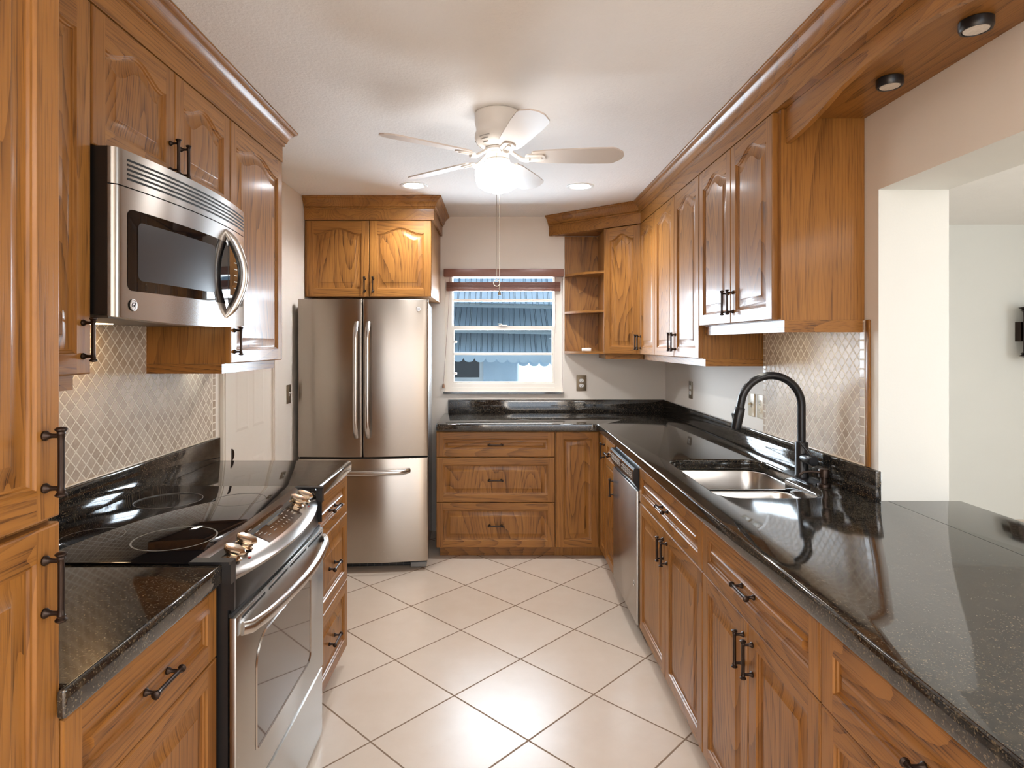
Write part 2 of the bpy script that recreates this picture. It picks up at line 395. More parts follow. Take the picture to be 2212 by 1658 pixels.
# ------------------------------------------------------------------ the setting
mb = MB().box(-1.5, 6.2, -4.2, 5.3, -0.12, 0.0); struct('floor', mb, FLOOR, 'cream ceramic tile floor laid on the diagonal with brown grout', 'floor')
mb = MB().box(-1.5, 6.15, -4.2, 5.3, ZC + 0.13, ZC + 0.9); struct('sun_blocker_top', mb, WHITEWALL, 'unseen block above the kitchen, added to shade the neighbouring house', 'house')  # added sun blocker, keeps the awnings in shade
mb = MB().box(8.0, 8.15, -4.2, 3.4, -0.1, 3.0); struct('sun_blocker_side', mb, WHITEWALL, 'unseen screen added outside to keep the sun out of the far room', 'wall')  # added sun blocker in front of the side window opening
mb = MB().box(-1.5, 6.2, -4.2, 5.3, ZC, ZC + 0.12); struct('ceiling', mb, CEIL, 'white textured ceiling over the kitchen', 'ceiling')
mb = MB().box(XL - 0.15, XL, -4.0, 5.0, 0, ZC); struct('wall_left', mb, WALL, 'cream wall on the left behind the range and refrigerator', 'wall')
WX0, WX1, WZ0, WZ1 = -0.412, 0.508, 1.085, 2.03
mb = MB()
mb.box(XL, WX0, YB, YB + 0.2, 0, ZC).box(WX1, XR, YB, YB + 0.2, 0, ZC).box(WX0, WX1, YB, YB + 0.2, 0, WZ0).box(WX0, WX1, YB, YB + 0.2, WZ1, ZC)
struct('wall_back', mb, WALL, 'cream end wall with the kitchen window', 'wall')
mb = MB()
mb.box(XR, JX, JY, 5.0, 0, ZC).box(XR, JX, -0.3, JY, JZ, ZC).box(XR, JX, -4.0, -0.3, 0, ZC).box(XR, JX, -0.3, JY, 0, 0.866)
mb2 = mb
E1 = mb.v
o = struct('wall_right', mb, [WALL, WHITEWALL], 'wall on the right with the wide white pass-through opening', 'wall')
for p in o.data.polygons:                # jamb, header underside and the far room's side are painted white
    n = p.normal; c = p.center
    if n.x > 0.5 or (n.y < -0.5 and abs(c.y - JY) < 0.01) or (n.z < -0.5 and c.z > 1.5): p.material_index = 1
mb = MB().box(JX, 6.0, 5.08, 5.23, 0, ZC); struct('wall_far', mb, WHITEWALL, 'white far wall of the room seen through the pass-through', 'wall')
mb = MB()
mb.box(6.0, 6.15, -4.0, 5.08, 0, 0.5).box(6.0, 6.15, -4.0, 5.08, 2.4, ZC).box(6.0, 6.15, -4.0, -0.9, 0.5, 2.4).box(6.0, 6.15, 1.8, 5.23, 0.5, 2.4)
struct('wall_side', mb, WHITEWALL, 'white side wall of the far room with its window opening', 'wall')
mb = MB()
mb.box(XL, -1.3, -4.15, -4.0, 0, ZC).box(-1.3, 2.1, -4.15, -4.0, 2.35, ZC).box(2.1, 6.0, -4.15, -4.0, 0, ZC)
struct('wall_rear', mb, WALL, 'cream wall behind the camera with a wide door opening', 'wall')

# window: frame, sashes, glass, hardware
w = thing('window_1', 'white single-hung kitchen window looking out on blue awnings', 'window', (0, 4.86, 0)); w['kind'] = 'structure'
mb = MB()
mb.box(WX0, -0.36, -0.045, 0.05, WZ0, WZ1).box(0.448, WX1, -0.045, 0.05, WZ0, WZ1).box(-0.36, 0.448, -0.045, 0.05, 1.985, WZ1).box(-0.36, 0.448, -0.045, 0.05, WZ0, 1.147)
mb.box(-0.36, 0.448, -0.06, -0.045, WZ0, 1.115)
mb.build('window_frame', WINFR, w)
mb = MB()                                            # upper sash
mb.box(-0.36, -0.353, -0.01, 0.03, 1.585, 1.985).box(0.441, 0.448, -0.01, 0.03, 1.585, 1.985).box(-0.353, 0.441, -0.01, 0.03, 1.798, 1.814).box(-0.36, 0.448, -0.03, 0.03, 1.570, 1.600)
mb.build('upper_sash', WINFR, w)
mb = MB()
mb.box(-0.36, -0.343, -0.03, 0.005, 1.147, 1.57).box(0.431, 0.448, -0.03, 0.005, 1.147, 1.57).box(-0.343, 0.431, -0.03, 0.005, 1.370, 1.388).box(-0.343, 0.431, -0.03, 0.005, 1.147, 1.158)
mb.build('lower_sash', WINFR, w)
MB().box(-0.353, 0.441, 0.008, 0.012, 1.60, 1.985).build('pane', GLASS, w)
MB().box(-0.343, 0.431, -0.014, -0.010, 1.158, 1.57).build('pane', GLASS, w)
mb = MB(); mb.cbox(0.01, 0.075, -0.052, -0.031, 1.600, 1.607, 0.002).tube([(0.035, -0.042, 1.604), (0.03, -0.044, 1.614), (0.0, -0.046, 1.616)], [0.006, 0.005, 0.003], 8)
mb.build('sash_lock', CHAINM, w)
for z in (1.475, 1.225):
    MB().cbox(-0.342, -0.322, -0.045, -0.030, z - 0.009, z + 0.009, 0.002).build('latch', CHAINM, w)
mb = MB().box(WX0 - 0.01, WX1 + 0.01, 4.745, 4.80, 1.07, 1.0845)
struct('trim_1', mb, GRAN, 'dark granite sill under the kitchen window', 'window sill')

# panelled door on the left wall past the worktop, with its casing
d = thing('door_1', 'white panelled door on the left wall past the worktop', 'door', (XL, 2.955, 0), PI / 2); d['kind'] = 'structure'
mb = MB(); mb.box(0, 0.505, -0.012, -0.001, 0.01, 2.03)
for (x0, x1) in ((0.07, 0.225), (0.28, 0.435)):
    for (z0, z1) in ((0.14, 0.86), (1.02, 1.85)):
        A = [(x0, -0.012, z0), (x1, -0.012, z0), (x1, -0.012, z1), (x0, -0.012, z1)]
        B = [(x0 + .015, -0.0150, z0 + .015), (x1 - .015, -0.0150, z0 + .015), (x1 - .015, -0.0150, z1 - .015), (x0 + .015, -0.0150, z1 - .015)]
        Cc = [(x0 + .04, -0.014, z0 + .04), (x1 - .04, -0.014, z0 + .04), (x1 - .04, -0.014, z1 - .04), (x0 + .04, -0.014, z1 - .04)]
        A2 = [(p[0], -0.0125, p[2]) for p in A]
        mb.strip([(p[0], -0.0121, p[2]) for p in A], B, closed=True); mb.strip(B, Cc, closed=True); mb.add(Cc, [(0, 1, 2, 3)])
leaf = mb.build('door_leaf', TRIMW, d, fix=False)
MB().lathe([(0.030, 0), (0.030, 0.003), (0.026, 0.004), (0.022, 0.002), (0.0, 0.0015)], 24, 0, rotM(PI / 2, 0, 0, (0.018, -0.0125, 0.918)), True, False).build('flush_pull', BRONZE, leaf)
mb = MB()
for (a, b2) in ((-0.075, 0.008), (0.565, 0.64)):
    mb.box(a, b2, -0.017, -0.001, 0, 2.10); mb.box(a + 0.012, b2 - 0.03, -0.022, -0.017, 0, 2.10)
mb.box(0.508, 0.565, -0.006, -0.001, 0, 2.04); mb.box(-0.005, 0.565, -0.016, -0.001, 2.04, 2.10)
mb.build('door_casing', TRIMW, d)

# ------------------------------------------------------------------ cabinet builders
def lerp(a, b, t): return a + (b - a) * t
def arch_fn(w, s, h, arch):
    """height of the top of the panel opening along x"""
    base = h - s - (0.037 if arch else 0.0)
    def f(x):
        if not arch: return h - s
        t = min(1.0, abs((x - w / 2) / ((w - 2 * s) / 2))); k = 0.93
        if t > k: return base - 0.003 * (1 - math.cos((1 - t) / (1 - k) * PI)) * 0.5
        return base - 0.003 + 0.041 * (0.5 - 0.5 * math.cos(PI * (k - t) / k))
    return f

def front_mb(w, h, s=0.050, arch=False, t=0.02, horiz_panel=False):
    """raised-panel front: x 0..w, z 0..h, back at y=0, face at y=-t. slots: 0 panel, 1 stile, 2 rail"""
    mb = MB(); c = 0.004; yf = -t
    s = min(s, w * 0.27, h * 0.27)
    f = arch_fn(w, s, h, arch); n = 26 if arch else 2
    # slab behind + rounded edge
    O = [(0, -t + c), (0, -t + c)]
    outer = [(0, 0), (w, 0), (w, h), (0, h)]; inn = [(c, c), (w - c, c), (w - c, h - c), (c, h - c)]
    B0 = [(x, 0, z) for x, z in outer]; B1 = [(x, yf + c, z) for x, z in outer]
    Bm = [(lerp(a[0], b[0], .35), yf + c * .3, lerp(a[1], b[1], .35)) for a, b in zip(outer, inn)]; B2 = [(x, yf, z) for x, z in inn]
    mb.add(B0, [(0, 1, 2, 3)], 1)
    for k in range(4):
        k2 = (k + 1) % 4; mt = 2 if k in (0, 2) else 1
        for P, Q in ((B0, B1), (B1, Bm), (Bm, B2)): mb.add([P[k], P[k2], Q[k2], Q[k]], [(0, 1, 2, 3)], mt)
    xs = [lerp(s, w - s, i / n) for i in range(n + 1)]
    # frame faces
    mb.add([(c, yf, c), (s, yf, c), (s, yf, h - c), (c, yf, h - c)], [(0, 1, 2, 3)], 1)
    mb.add([(w - s, yf, c), (w - c, yf, c), (w - c, yf, h - c), (w - s, yf, h - c)], [(0, 1, 2, 3)], 1)
    mb.add([(s, yf, c), (w - s, yf, c), (w - s, yf, s), (s, yf, s)], [(0, 1, 2, 3)], 2)
    mb.strip([(x, yf, f(x)) for x in xs], [(x, yf, h - c) for x in xs], 2)
    # nested loops of the opening
    def loop(d, y):
        L = [(s + d, y, s + d), (w - s - d, y, s + d)]
        for i in range(n + 1):
            u = 1 - i / n; x = lerp(s + d, w - s - d, u)
            L.append((x, y, f(lerp(s, w - s, u)) - d))
        return L
    ring = [loop(0, yf), loop(0.0025, yf + 0.0045), loop(0.006, yf + 0.0055), loop(0.008, yf + 0.0095), loop(0.011, yf + 0.0105)]
    bev = min(0.034, (w - 2 * s) * 0.22, (h - 2 * s) * 0.26)
    pr = [loop(0.011 + bev * 0.35, yf + 0.0095), loop(0.011 + bev * 0.75, yf + 0.006), loop(0.011 + bev * 0.95, yf + 0.0032), loop(0.012 + bev, yf + 0.0015)]
    def band(A, B, hmat, vmat):
        N_ = len(A)
        for i in range(N_):
            k = (i + 1) % N_; mb.add([A[i], A[k], B[k], B[i]], [(0, 1, 2, 3)], vmat if i in (1, N_ - 1) else hmat, True)
    for A, B in zip(ring[:-1], ring[1:]): band(A, B, 2, 1)
    for A, B in zip([ring[-1]] + pr[:-1], pr): band(A, B, 2 if horiz_panel else 0, 2 if horiz_panel else 0)
    # centre field as strips between bottom edge and top curve
    L = pr[-1]; x0, x1, zb = L[0][0], L[1][0], L[0][2]; top = list(reversed(L[2:]))
    mb.strip([(p[0], p[1], zb) for p in top], top, 2 if horiz_panel else 0)
    return mb
OAK3 = [OAKZ, OAKS, OAKX]

def pull_mesh():
    """bar pull along z, feet at y=0, bar 26 mm out; ends flared like a spool"""
    mb = MB(); L = 0.053; yb = -0.026
    prof = [(0.0, -L - .001), (0.0060, -L), (0.0085, -L + .002), (0.0085, -L + .004), (0.0055, -L + .007), (0.0062, -L + .010), (0.0050, -L + .012),
            (0.0046, -L + .02), (0.0046, L - .02), (0.0050, L - .012), (0.0062, L - .010), (0.0055, L - .007), (0.0085, L - .004), (0.0085, L - .002), (0.0060, L), (0.0, L + .001)]
    mb.lathe(prof, 14, 0, Matrix.Translation((0, yb, 0)), False, False)
    for z in (-0.040, 0.040):
        mb.lathe([(0.0075, 0), (0.0080, 0.003), (0.0045, 0.008), (0.0036, 0.013), (0.0036, 0.026)], 12, 0, rotM(PI / 2, 0, 0, (0, 0, z)))
    o = mb.build('pull_handle', BRONZE); me = o.data
    bpy.data.objects.remove(o); return me
PULL = pull_mesh()
def pull(parent, x, z, horizontal=False, t=0.02):
    o = bpy.data.objects.new('pull_handle', PULL); COL.objects.link(o); o.parent = parent
    o.location = (x, -t, z); o.rotation_euler = (0, PI / 2 if horizontal else 0, 0); return o

def add_door(root, x0, x1, z0, z1, y=0.0, arch=False, hx=None, hz=None, name='door', gap=0.0015):
    o = front_mb(x1 - x0 - 2 * gap, z1 - z0 - 2 * gap, arch=arch).build(name, OAK3, root, (x0 + gap, y, z0 + gap), fix=True)
    if hx is not None: pull(o, hx - x0 - gap, hz - z0 - gap)
    return o
def add_drawer(root, x0, x1, z0, z1, y=0.0, handle=True, name='drawer', gap=0.0015, flatgrain=None):
    w, h = x1 - x0 - 2 * gap, z1 - z0 - 2 * gap
    o = front_mb(w, h, 0.048, horiz_panel=(h < 0.2)).build(name, OAK3, root, (x0 + gap, y, z0 + gap))
    if handle: pull(o, w / 2, h / 2, True)
    return o
def carcass(root, x0, x1, y0, y1, z0, z1, top=True, th=0.018, face=True, mats=None):
    mb = MB()
    mb.box(x0, x0 + th, y0, y1, z0, z1).box(x1 - th, x1, y0, y1, z0, z1).box(x0 + th, x1 - th, y0, y1, z0, z0 + th).box(x0 + th, x1 - th, y1 - th, y1, z0, z1)
    if face: mb.box(x0 + th, x1 - th, y0, y0 + th, z0 + th, z1, 1)
    if top: mb.box(x0 + th, x1 - th, y0 + th, y1 - th, z1 - th, z1)
    return mb.build('carcass', mats or [OAKC, OAKC], root)
ZD = (0.077, 0.384, 0.691, 0.864)        # drawer seams of the base units
def base_root(label, cat, loc, rz, group=None): return thing('base_cabinet', label, cat, loc, rz, group)
def toe(root, x0, x1, y=0.055): MB().box(x0, x1, y, y + 0.016, 0.001, 0.098).build('toe_kick', OAKX, root)
ROT_R, ROT_L = -PI / 2, PI / 2
BASED = 0.575                             # carcass depth behind the face frame

# --- left run. local x -> +Y, local -y -> +X ; face-frame plane at x = -(FX+.02)
FR = FX + 0.02
# tall pantry, only its last 30 cm towards the range falls in the picture
P0, P1 = 0.36, 0.965
pan = thing('pantry_cabinet', 'tall oak pantry cabinet at the left edge, running up to the ceiling', 'cabinet', (-FR, P0, 0), ROT_L)
carcass(pan, 0, P1 - P0, 0, BASED, 0.10, 2.295)
toe(pan, 0, P1 - P0)
add_door(pan, 0, P1 - P0, 0.077, 1.182, 0, False, P1 - P0 - 0.036, 1.09)
add_door(pan, 0, P1 - P0, 1.188, 2.293, 0, True, P1 - P0 - 0.036, 1.28)
# near base with drawers
b1 = base_root('oak base cabinet in front left between tall pantry and range', 'cabinet', (-FR, 0.967, 0), ROT_L)
wb = 1.503 - 0.967
carcass(b1, 0, wb, 0, BASED, 0.10, 0.868, False); toe(b1, 0, wb)
add_drawer(b1, 0, wb, ZD[2], ZD[3]); add_drawer(b1, 0, wb, ZD[1], ZD[2]); add_drawer(b1, 0, wb, ZD[0], ZD[1])
# far base with drawers, beyond the range
b2 = base_root('narrow oak three-drawer base cabinet between range and refrigerator', 'cabinet', (-FR, 2.279, 0), ROT_L)
wb = 2.803 - 2.279
carcass(b2, 0, wb, 0, BASED, 0.10, 0.868, False); toe(b2, 0, wb - 0.03)
for a, b_ in ((2, 3), (1, 2), (0, 1)): add_drawer(b2, 0, wb, ZD[a], ZD[b_])

# --- right run. local x -> -Y, local -y -> -X
def rr_(y): return y
def right_base(label, yfar, ynear, group=None):
    r = base_root(label, 'cabinet', (FR, yfar - 0.001, 0), ROT_R, group); return r, yfar - ynear - 0.002
r1, w1 = right_base('narrow oak base cabinet wedged between the corner and the dishwasher', 3.90, 3.592)
carcass(r1, 0, w1, 0, BASED, 0.10, 0.868, False); toe(r1, 0, w1)
add_drawer(r1, 0, w1, ZD[2], ZD[3]); add_door(r1, 0, w1, ZD[0], ZD[2], 0, False, w1 - 0.03, 0.605)
r2, w2 = right_base('oak sink base cabinet right beside the dishwasher', 2.974, 2.059)
carcass(r2, 0, w2, 0, BASED, 0.10, 0.868, False); toe(r2, 0, w2)
add_drawer(r2, 0, w2, ZD[2], ZD[3], name='false_drawer_front')
add_door(r2, 0, w2 / 2, ZD[0], ZD[2], 0, False, w2 / 2 - 0.03, 0.605); add_door(r2, w2 / 2, w2, ZD[0], ZD[2], 0, False, w2 / 2 + 0.03, 0.605)
r3, w3 = right_base('oak two-door base cabinet next to the sink base, towards the camera', 2.059, 1.307)
carcass(r3, 0, w3, 0, BASED, 0.10, 0.868, False); toe(r3, 0, w3)
add_drawer(r3, 0, w3, ZD[2], ZD[3])
add_door(r3, 0, w3 / 2, ZD[0], ZD[2], 0, False, w3 / 2 - 0.03, 0.605); add_door(r3, w3 / 2, w3, ZD[0], ZD[2], 0, False, w3 / 2 + 0.03, 0.605)
r4, w4 = right_base('oak base cabinet nearest the camera, cut off by the bottom right corner', 1.307, 0.585)
carcass(r4, 0, w4, 0, BASED, 0.10, 0.868, False); toe(r4, 0, w4)
add_drawer(r4, 0, w4, ZD[2], ZD[3])
add_door(r4, 0, w4 / 2, ZD[0], ZD[2], 0, False, w4 / 2 - 0.03, 0.605); add_door(r4, w4 / 2, w4, ZD[0], ZD[2], 0, False, w4 / 2 + 0.03, 0.605)

# --- back run
YF = 4.137
bk = base_root('wide oak three-drawer base cabinet under the window', 'cabinet', (-0.417, YF + 0.02, 0), 0)
wk = 0.389 + 0.417
carcass(bk, 0, wk, 0, BASED, 0.10, 0.868, False); toe(bk, 0.02, wk)
for a, b_ in ((2, 3), (1, 2), (0, 1)): add_drawer(bk, 0, wk, ZD[a], ZD[b_])
ck = base_root('oak corner base cabinet with folding doors in the inside corner', 'cabinet', (0.391, YF + 0.02, 0), 0)
mb = MB()
px, py = FR - 0.391, 3.902 - (YF + 0.02)
poly = [(0, 0), (px, 0), (px, py), (XR - 0.391 - 0.015, py), (XR - 0.391 - 0.015, BASED), (0, BASED)]
mb.prism(poly, 0.10, 0.868); mb.box(0, px + 0.055, 0.055, 0.071, 0.001, 0.098); mb.box(px + 0.055, px + 0.071, py, 0.071, 0.001, 0.098)
mb.build('carcass', OAKC, ck)
add_door(ck, 0.004, px - 0.022, ZD[0], ZD[3])
dl = front_mb(0.228, ZD[3] - ZD[0] - 0.003).build('door', OAK3, ck, (px, -0.024, ZD[0] + 0.0015), (0, 0, ROT_R))
pull(dl, 0.195, 0.69)

# --- wall cabinets
UZ0, UZ1, UX = 1.385, 2.295, 1.01
UD = XR - UX - 0.003
def light_rail(root, x0, x1, z, d=UD, ends=(False, False), y=0.012, hgt=0.036, th=0.016):
    mb = MB(); mb.box(x0, x1, y, y + th, z - hgt, z - 0.0005)
    if ends[0]: mb.box(x0, x0 + th, y + th, d, z - hgt, z - 0.0005)
    if ends[1]: mb.box(x1 - th, x1, y + th, d, z - hgt, z - 0.0005)
    return mb.build('light_rail', OAKX, root)
def upper(label, loc, rz, w, z0, group=None):
    r = thing('wall_cabinet', label, 'cabinet', (loc[0], loc[1], z0), rz, group)
    carcass(r, 0, w, 0, UD, 0, UZ1 - z0); return r
# left
u0 = upper('tall oak wall cabinet left of the microwave, half hidden by the pantry', (-UX, 0.969, 0), ROT_L, 0.519, UZ0)
add_door(u0, 0, 0.519, 0, 0.908, 0, True, 0.519 - 0.032, 0.085); light_rail(u0, 0, 0.50, 0)
u1 = upper('short oak two-door wall cabinet above the microwave', (-UX, 1.490, 0), ROT_L, 0.770, 1.947)
add_door(u1, 0, 0.385, 0, 0.346, 0, True, 0.385 - 0.030, 0.078); add_door(u1, 0.385, 0.770, 0, 0.346, 0, True, 0.385 + 0.030, 0.078)
u2 = upper('tall oak wall cabinet right of the microwave, above the worktop end', (-UX, 2.262, 0), ROT_L, 0.545, UZ0)
add_door(u2, 0.002, 0.545, 0, 0.908, 0, True, 0.032, 0.085); light_rail(u2, 0, 0.53, 0, ends=(True, True))
# right, far group of three doors
v1 = upper('tall oak three-door wall cabinet along the right wall', (UX, 4.252, 0), ROT_R, 1.249, UZ0)
add_door(v1, 0, 0.400, 0, 0.908, 0, True, 0.030, 0.085)
add_door(v1, 0.400, 0.824, 0, 0.908, 0, True, 0.824 - 0.030, 0.085); add_door(v1, 0.824, 1.245, 0, 0.908, 0, True, 0.824 + 0.030, 0.085)
light_rail(v1, 0, 1.249, 0, ends=(False, True))
v2 = upper('short oak two-door wall cabinet above the sink', (UX, 3.001, 0), ROT_R, 0.825, 1.545)
add_door(v2, 0, 0.405, 0, 0.748, 0, True, 0.405 - 0.030, 0.09); add_door(v2, 0.405, 0.800, 0, 0.748, 0, True, 0.405 + 0.030, 0.09)
light_rail(v2, 0.0, 0.825, 0, ends=(False, True), hgt=0.044)
# corner unit with the diagonal door
cdir = Vector((-0.763, 0.647)).normalized(); C0 = Vector((1.01, 4.256))
D0 = C0 + cdir * 0.298
cc = thing('wall_cabinet', 'oak corner wall cabinet with one diagonal door', 'cabinet', (0, 0, UZ0))
MB().prism([tuple(C0), tuple(D0), (D0.x, 4.765), (XR - 0.003, 4.765), (XR - 0.003, C0.y)], 0, UZ1 - UZ0).build('carcass', OAKC, cc)
ang = math.atan2(-cdir.y, -cdir.x)
nrm = Vector((math.sin(ang), -math.cos(ang)))       # outward
P = D0 + nrm * 0.0005
dd = front_mb(0.290, 0.905, arch=True).build('door', OAK3, cc, (P.x, P.y, 0.0015), (0, 0, ang)); pull(dd, 0.290 - 0.028, 0.085)
q0 = D0 + nrm * (-0.012) ; q1 = C0 + nrm * (-0.012) - cdir * 0.0
mb = MB(); mb.prism([tuple(q0), tuple(q1), tuple(q1 - nrm * 0.016), tuple(q0 - nrm * 0.016)], -0.036, -0.0005)
mb.box(q0.x, q0.x + 0.016, q0.y + 0.02, 4.765, -0.036, -0.0005); mb.build('light_rail', OAKX, cc)
# open curved shelves at the end of the corner unit
sh = thing('corner_shelf', 'open oak end shelves with curved fronts beside the window', 'shelf', (0, 0, UZ0))
SX0, SX1 = 0.522, D0.x - 0.001
MB().box(SX0, SX1, 4.752, 4.766, 0.0, 0.908).build('back_panel', OAKZ, sh)
def shelf_poly():
    a = Vector((SX1, D0.y + 0.004)); b = Vector((SX0, 4.735)); pts = [tuple(a)]
    for k in range(1, 12):
        t = k / 12; p = a.lerp(b, t) + Vector((-0.647, -0.763)) * 0.035 * math.sin(PI * t); pts.append(tuple(p))
    return pts + [tuple(b), (SX0, 4.752), (SX1, 4.752)]
for z in (0.0, 0.305, 0.592):
    MB().prism(shelf_poly(), z, z + 0.018).build('shelf_board', OAKX, sh)
# cabinet over the refrigerator
fc = thing('wall_cabinet', 'oak two-door wall cabinet above the refrigerator', 'cabinet', (XL + 0.002, 4.142, 1.777))
wf = -0.447 - XL - 0.002
carcass(fc, 0, wf, 0, 4.765 - 4.142, 0, UZ1 - 1.777)
add_door(fc, 0.014, 0.440, 0.0, 0.516, 0, True, 0.440 - 0.028, 0.08); add_door(fc, 0.440, wf, 0.0, 0.516, 0, True, 0.440 + 0.028, 0.08)

# ------------------------------------------------------------------ crown mouldings with friezes
def sweep(path, prof, cap=True):
    """path: 2D points with the room on the right-hand side; prof: (out, z)"""
    n = len(path); P = [Vector(p) for p in path]; mb = MB(); rows = []
    for i in range(n):
        if i == 0: d = (P[1] - P[0]).normalized(); m = Vector((d.y, -d.x))
        elif i == n - 1: d = (P[-1] - P[-2]).normalized(); m = Vector((d.y, -d.x))
        else:
            a = (P[i] - P[i - 1]).normalized(); b = (P[i + 1] - P[i]).normalized()
            na, nb = Vector((a.y, -a.x)), Vector((b.y, -b.x)); s = na + nb
            m = s / (s.dot(na))
        rows.append([(P[i].x + m.x * o_, P[i].y + m.y * o_, z) for o_, z in prof])
    k = len(prof)
    for i in range(n - 1):
        mb.strip(rows[i], rows[i + 1], 0, True, True)
    for r in (rows[0], rows[-1]): mb.add(r, [tuple(range(k))])
    return mb
CROWN = [(0.0165, 2.372), (0.024, 2.372), (0.026, 2.378), (0.023, 2.382), (0.031, 2.386), (0.033, 2.394), (0.037, 2.406), (0.046, 2.420), (0.055, 2.427), (0.057, 2.433), (0.064, 2.436), (0.070, 2.441), (0.070, 2.4485), (0.0165, 2.4485)]
FRIEZE = [(-0.0155, 2.2975), (0.016, 2.2975), (0.016, 2.4485), (-0.0155, 2.4485)]
def crown(path, label):
    r = thing('crown_moulding', label, 'moulding')
    sweep(path, CROWN).build('crown', OAKY, r, smooth_angle=28); sweep(path, FRIEZE).build('frieze', OAKY, r); return r
# room on the right when walking
crown([(-UX, 0.98), (-UX, 2.807), (XL + 0.003, 2.807)], 'oak crown moulding along the left wall cabinets, under the ceiling')
crown([(XL + 0.003, 4.142), (-0.447, 4.142), (-0.447, 4.765)][::1], 'short oak crown moulding on the cabinet above the refrigerator')
WE = C0 + cdir * ((4.765 - C0.y) / cdir.y)
cr = crown([tuple(WE), tuple(C0), (UX, 0.2)], 'long oak crown moulding turning the corner along the right wall')
MB().prism([tuple(WE + Vector((0.036, 0))), tuple(D0 - nrm * 0.0175 + Vector((-0.001, 0))), (D0.x - 0.001, 4.764)], 2.297, 2.31).build('top_board', OAKX, sh, (0, 0, -UZ0))
crown([(-FR, 0.36), (-FR, 0.966)], 'short oak crown moulding on top of the tall pantry')

# ------------------------------------------------------------------ valance over the pass-through with puck lights
va = thing('valance', 'oak valance with a scalloped lower edge over the pass-through', 'valance', (0, 0, 0))
key = [(2.172, 2.172), (2.155, 2.173), (2.085, 2.179), (2.03, 2.186), (1.936, 2.203), (1.836, 2.2256), (1.72, 2.238), (1.61, 2.2395), (1.50, 2.2375), (1.42, 2.228), (1.337, 2.212), (1.24, 2.196), (1.16, 2.19), (1.08, 2.196), (0.98, 2.212), (0.88, 2.228), (0.76, 2.239), (0.6, 2.239), (0.45, 2.22), (0.32, 2.19), (0.22, 2.172)]
mb = MB(); A = [(y, z) for y, z in key]
for x in (1.026, 1.044): pass
fr_b = [(1.026, y, z) for y, z in A]; fr_t = [(1.026, y, 2.297) for y, z in A]; bk_b = [(1.044, y, z) for y, z in A]; bk_t = [(1.044, y, 2.297) for y, z in A]
mb.strip(fr_b, fr_t).strip(bk_b, bk_t).strip(fr_b, bk_b).strip(fr_t, bk_t)
for i in (0, -1): mb.add([fr_b[i], fr_t[i], bk_t[i], bk_b[i]], [(0, 1, 2, 3)])
mb.build('valance_board', OAKY, va)
MB().box(1.045, XR - 0.002, 0.2, 2.174, 2.262, 2.28).build('soffit_board', OAKY, va)
def puck(y, label):
    r = thing('puck_light', label, 'light', (1.185, y, 2.261), 0, 'puck lights under the valance')
    MB().lathe([(0.035, 0), (0.037, -0.002), (0.037, -0.020), (0.035, -0.023), (0.034, -0.026), (0.030, -0.026), (0.029, -0.023)], 28, 0, None, True, False).build('housing', BLACKP, r)
    MB().lathe([(0.0285, -0.0228), (0.027, -0.0255), (0.018, -0.0262), (0.0, -0.0265)], 24, 0, None, True, False).build('lens', PUCKL, r)
PUCKL = plain('puck_lens', (0.72, 0.66, 0.58), 0.12, noise=0.25, nscale=120)
puck(1.845, 'black round puck light nearer the end cabinet'); puck(1.512, 'black round puck light nearer the top right corner')
# ------------------------------------------------------------------ granite worktops
def slab(mb, outer, holes=(), z0=ZU, z1=ZT, round_top=0.014, round_bot=0.007, sharp=lambda p, q: False):
    bm = bmesh.new(); es = []
    for loop in [outer] + list(holes):
        vs = [bm.verts.new((x, y, z1)) for x, y in loop]
        es += [bm.edges.new((vs[i], vs[(i + 1) % len(vs)])) for i in range(len(vs))]
    bmesh.ops.triangle_fill(bm, edges=es, use_beauty=True)
    bmesh.ops.dissolve_limit(bm, angle_limit=0.01, verts=bm.verts[:], edges=[e for e in bm.edges if len(e.link_faces) == 2])
    r = bmesh.ops.extrude_face_region(bm, geom=bm.faces[:])
    nv = [g for g in r['geom'] if isinstance(g, bmesh.types.BMVert)]
    for v in nv: v.co.z = z0
    bmesh.ops.recalc_face_normals(bm, faces=bm.faces)
    top = []; bot = []
    for e in bm.edges:
        a, b = e.verts
        if abs(a.co.z - b.co.z) > 1e-4 or len(e.link_faces) != 2: continue
        if e.calc_face_angle(0) < 1.0 or sharp(a.co, b.co): continue
        (top if abs(a.co.z - z1) < 1e-5 else bot).append(e)
    bmesh.ops.bevel(bm, geom=top, offset=round_top, segments=4, profile=0.5, affect='EDGES', clamp_overlap=True)
    bot = [e for e in bm.edges if e.is_valid and abs(e.verts[0].co.z - z0) < 1e-5 and abs(e.verts[1].co.z - z0) < 1e-5 and len(e.link_faces) == 2 and e.calc_face_angle(0) > 1.0 and not sharp(e.verts[0].co, e.verts[1].co)]
    bmesh.ops.bevel(bm, geom=bot, offset=round_bot, segments=2, profile=0.5, affect='EDGES', clamp_overlap=True)
    mb.bm(bm, 0, True); return mb

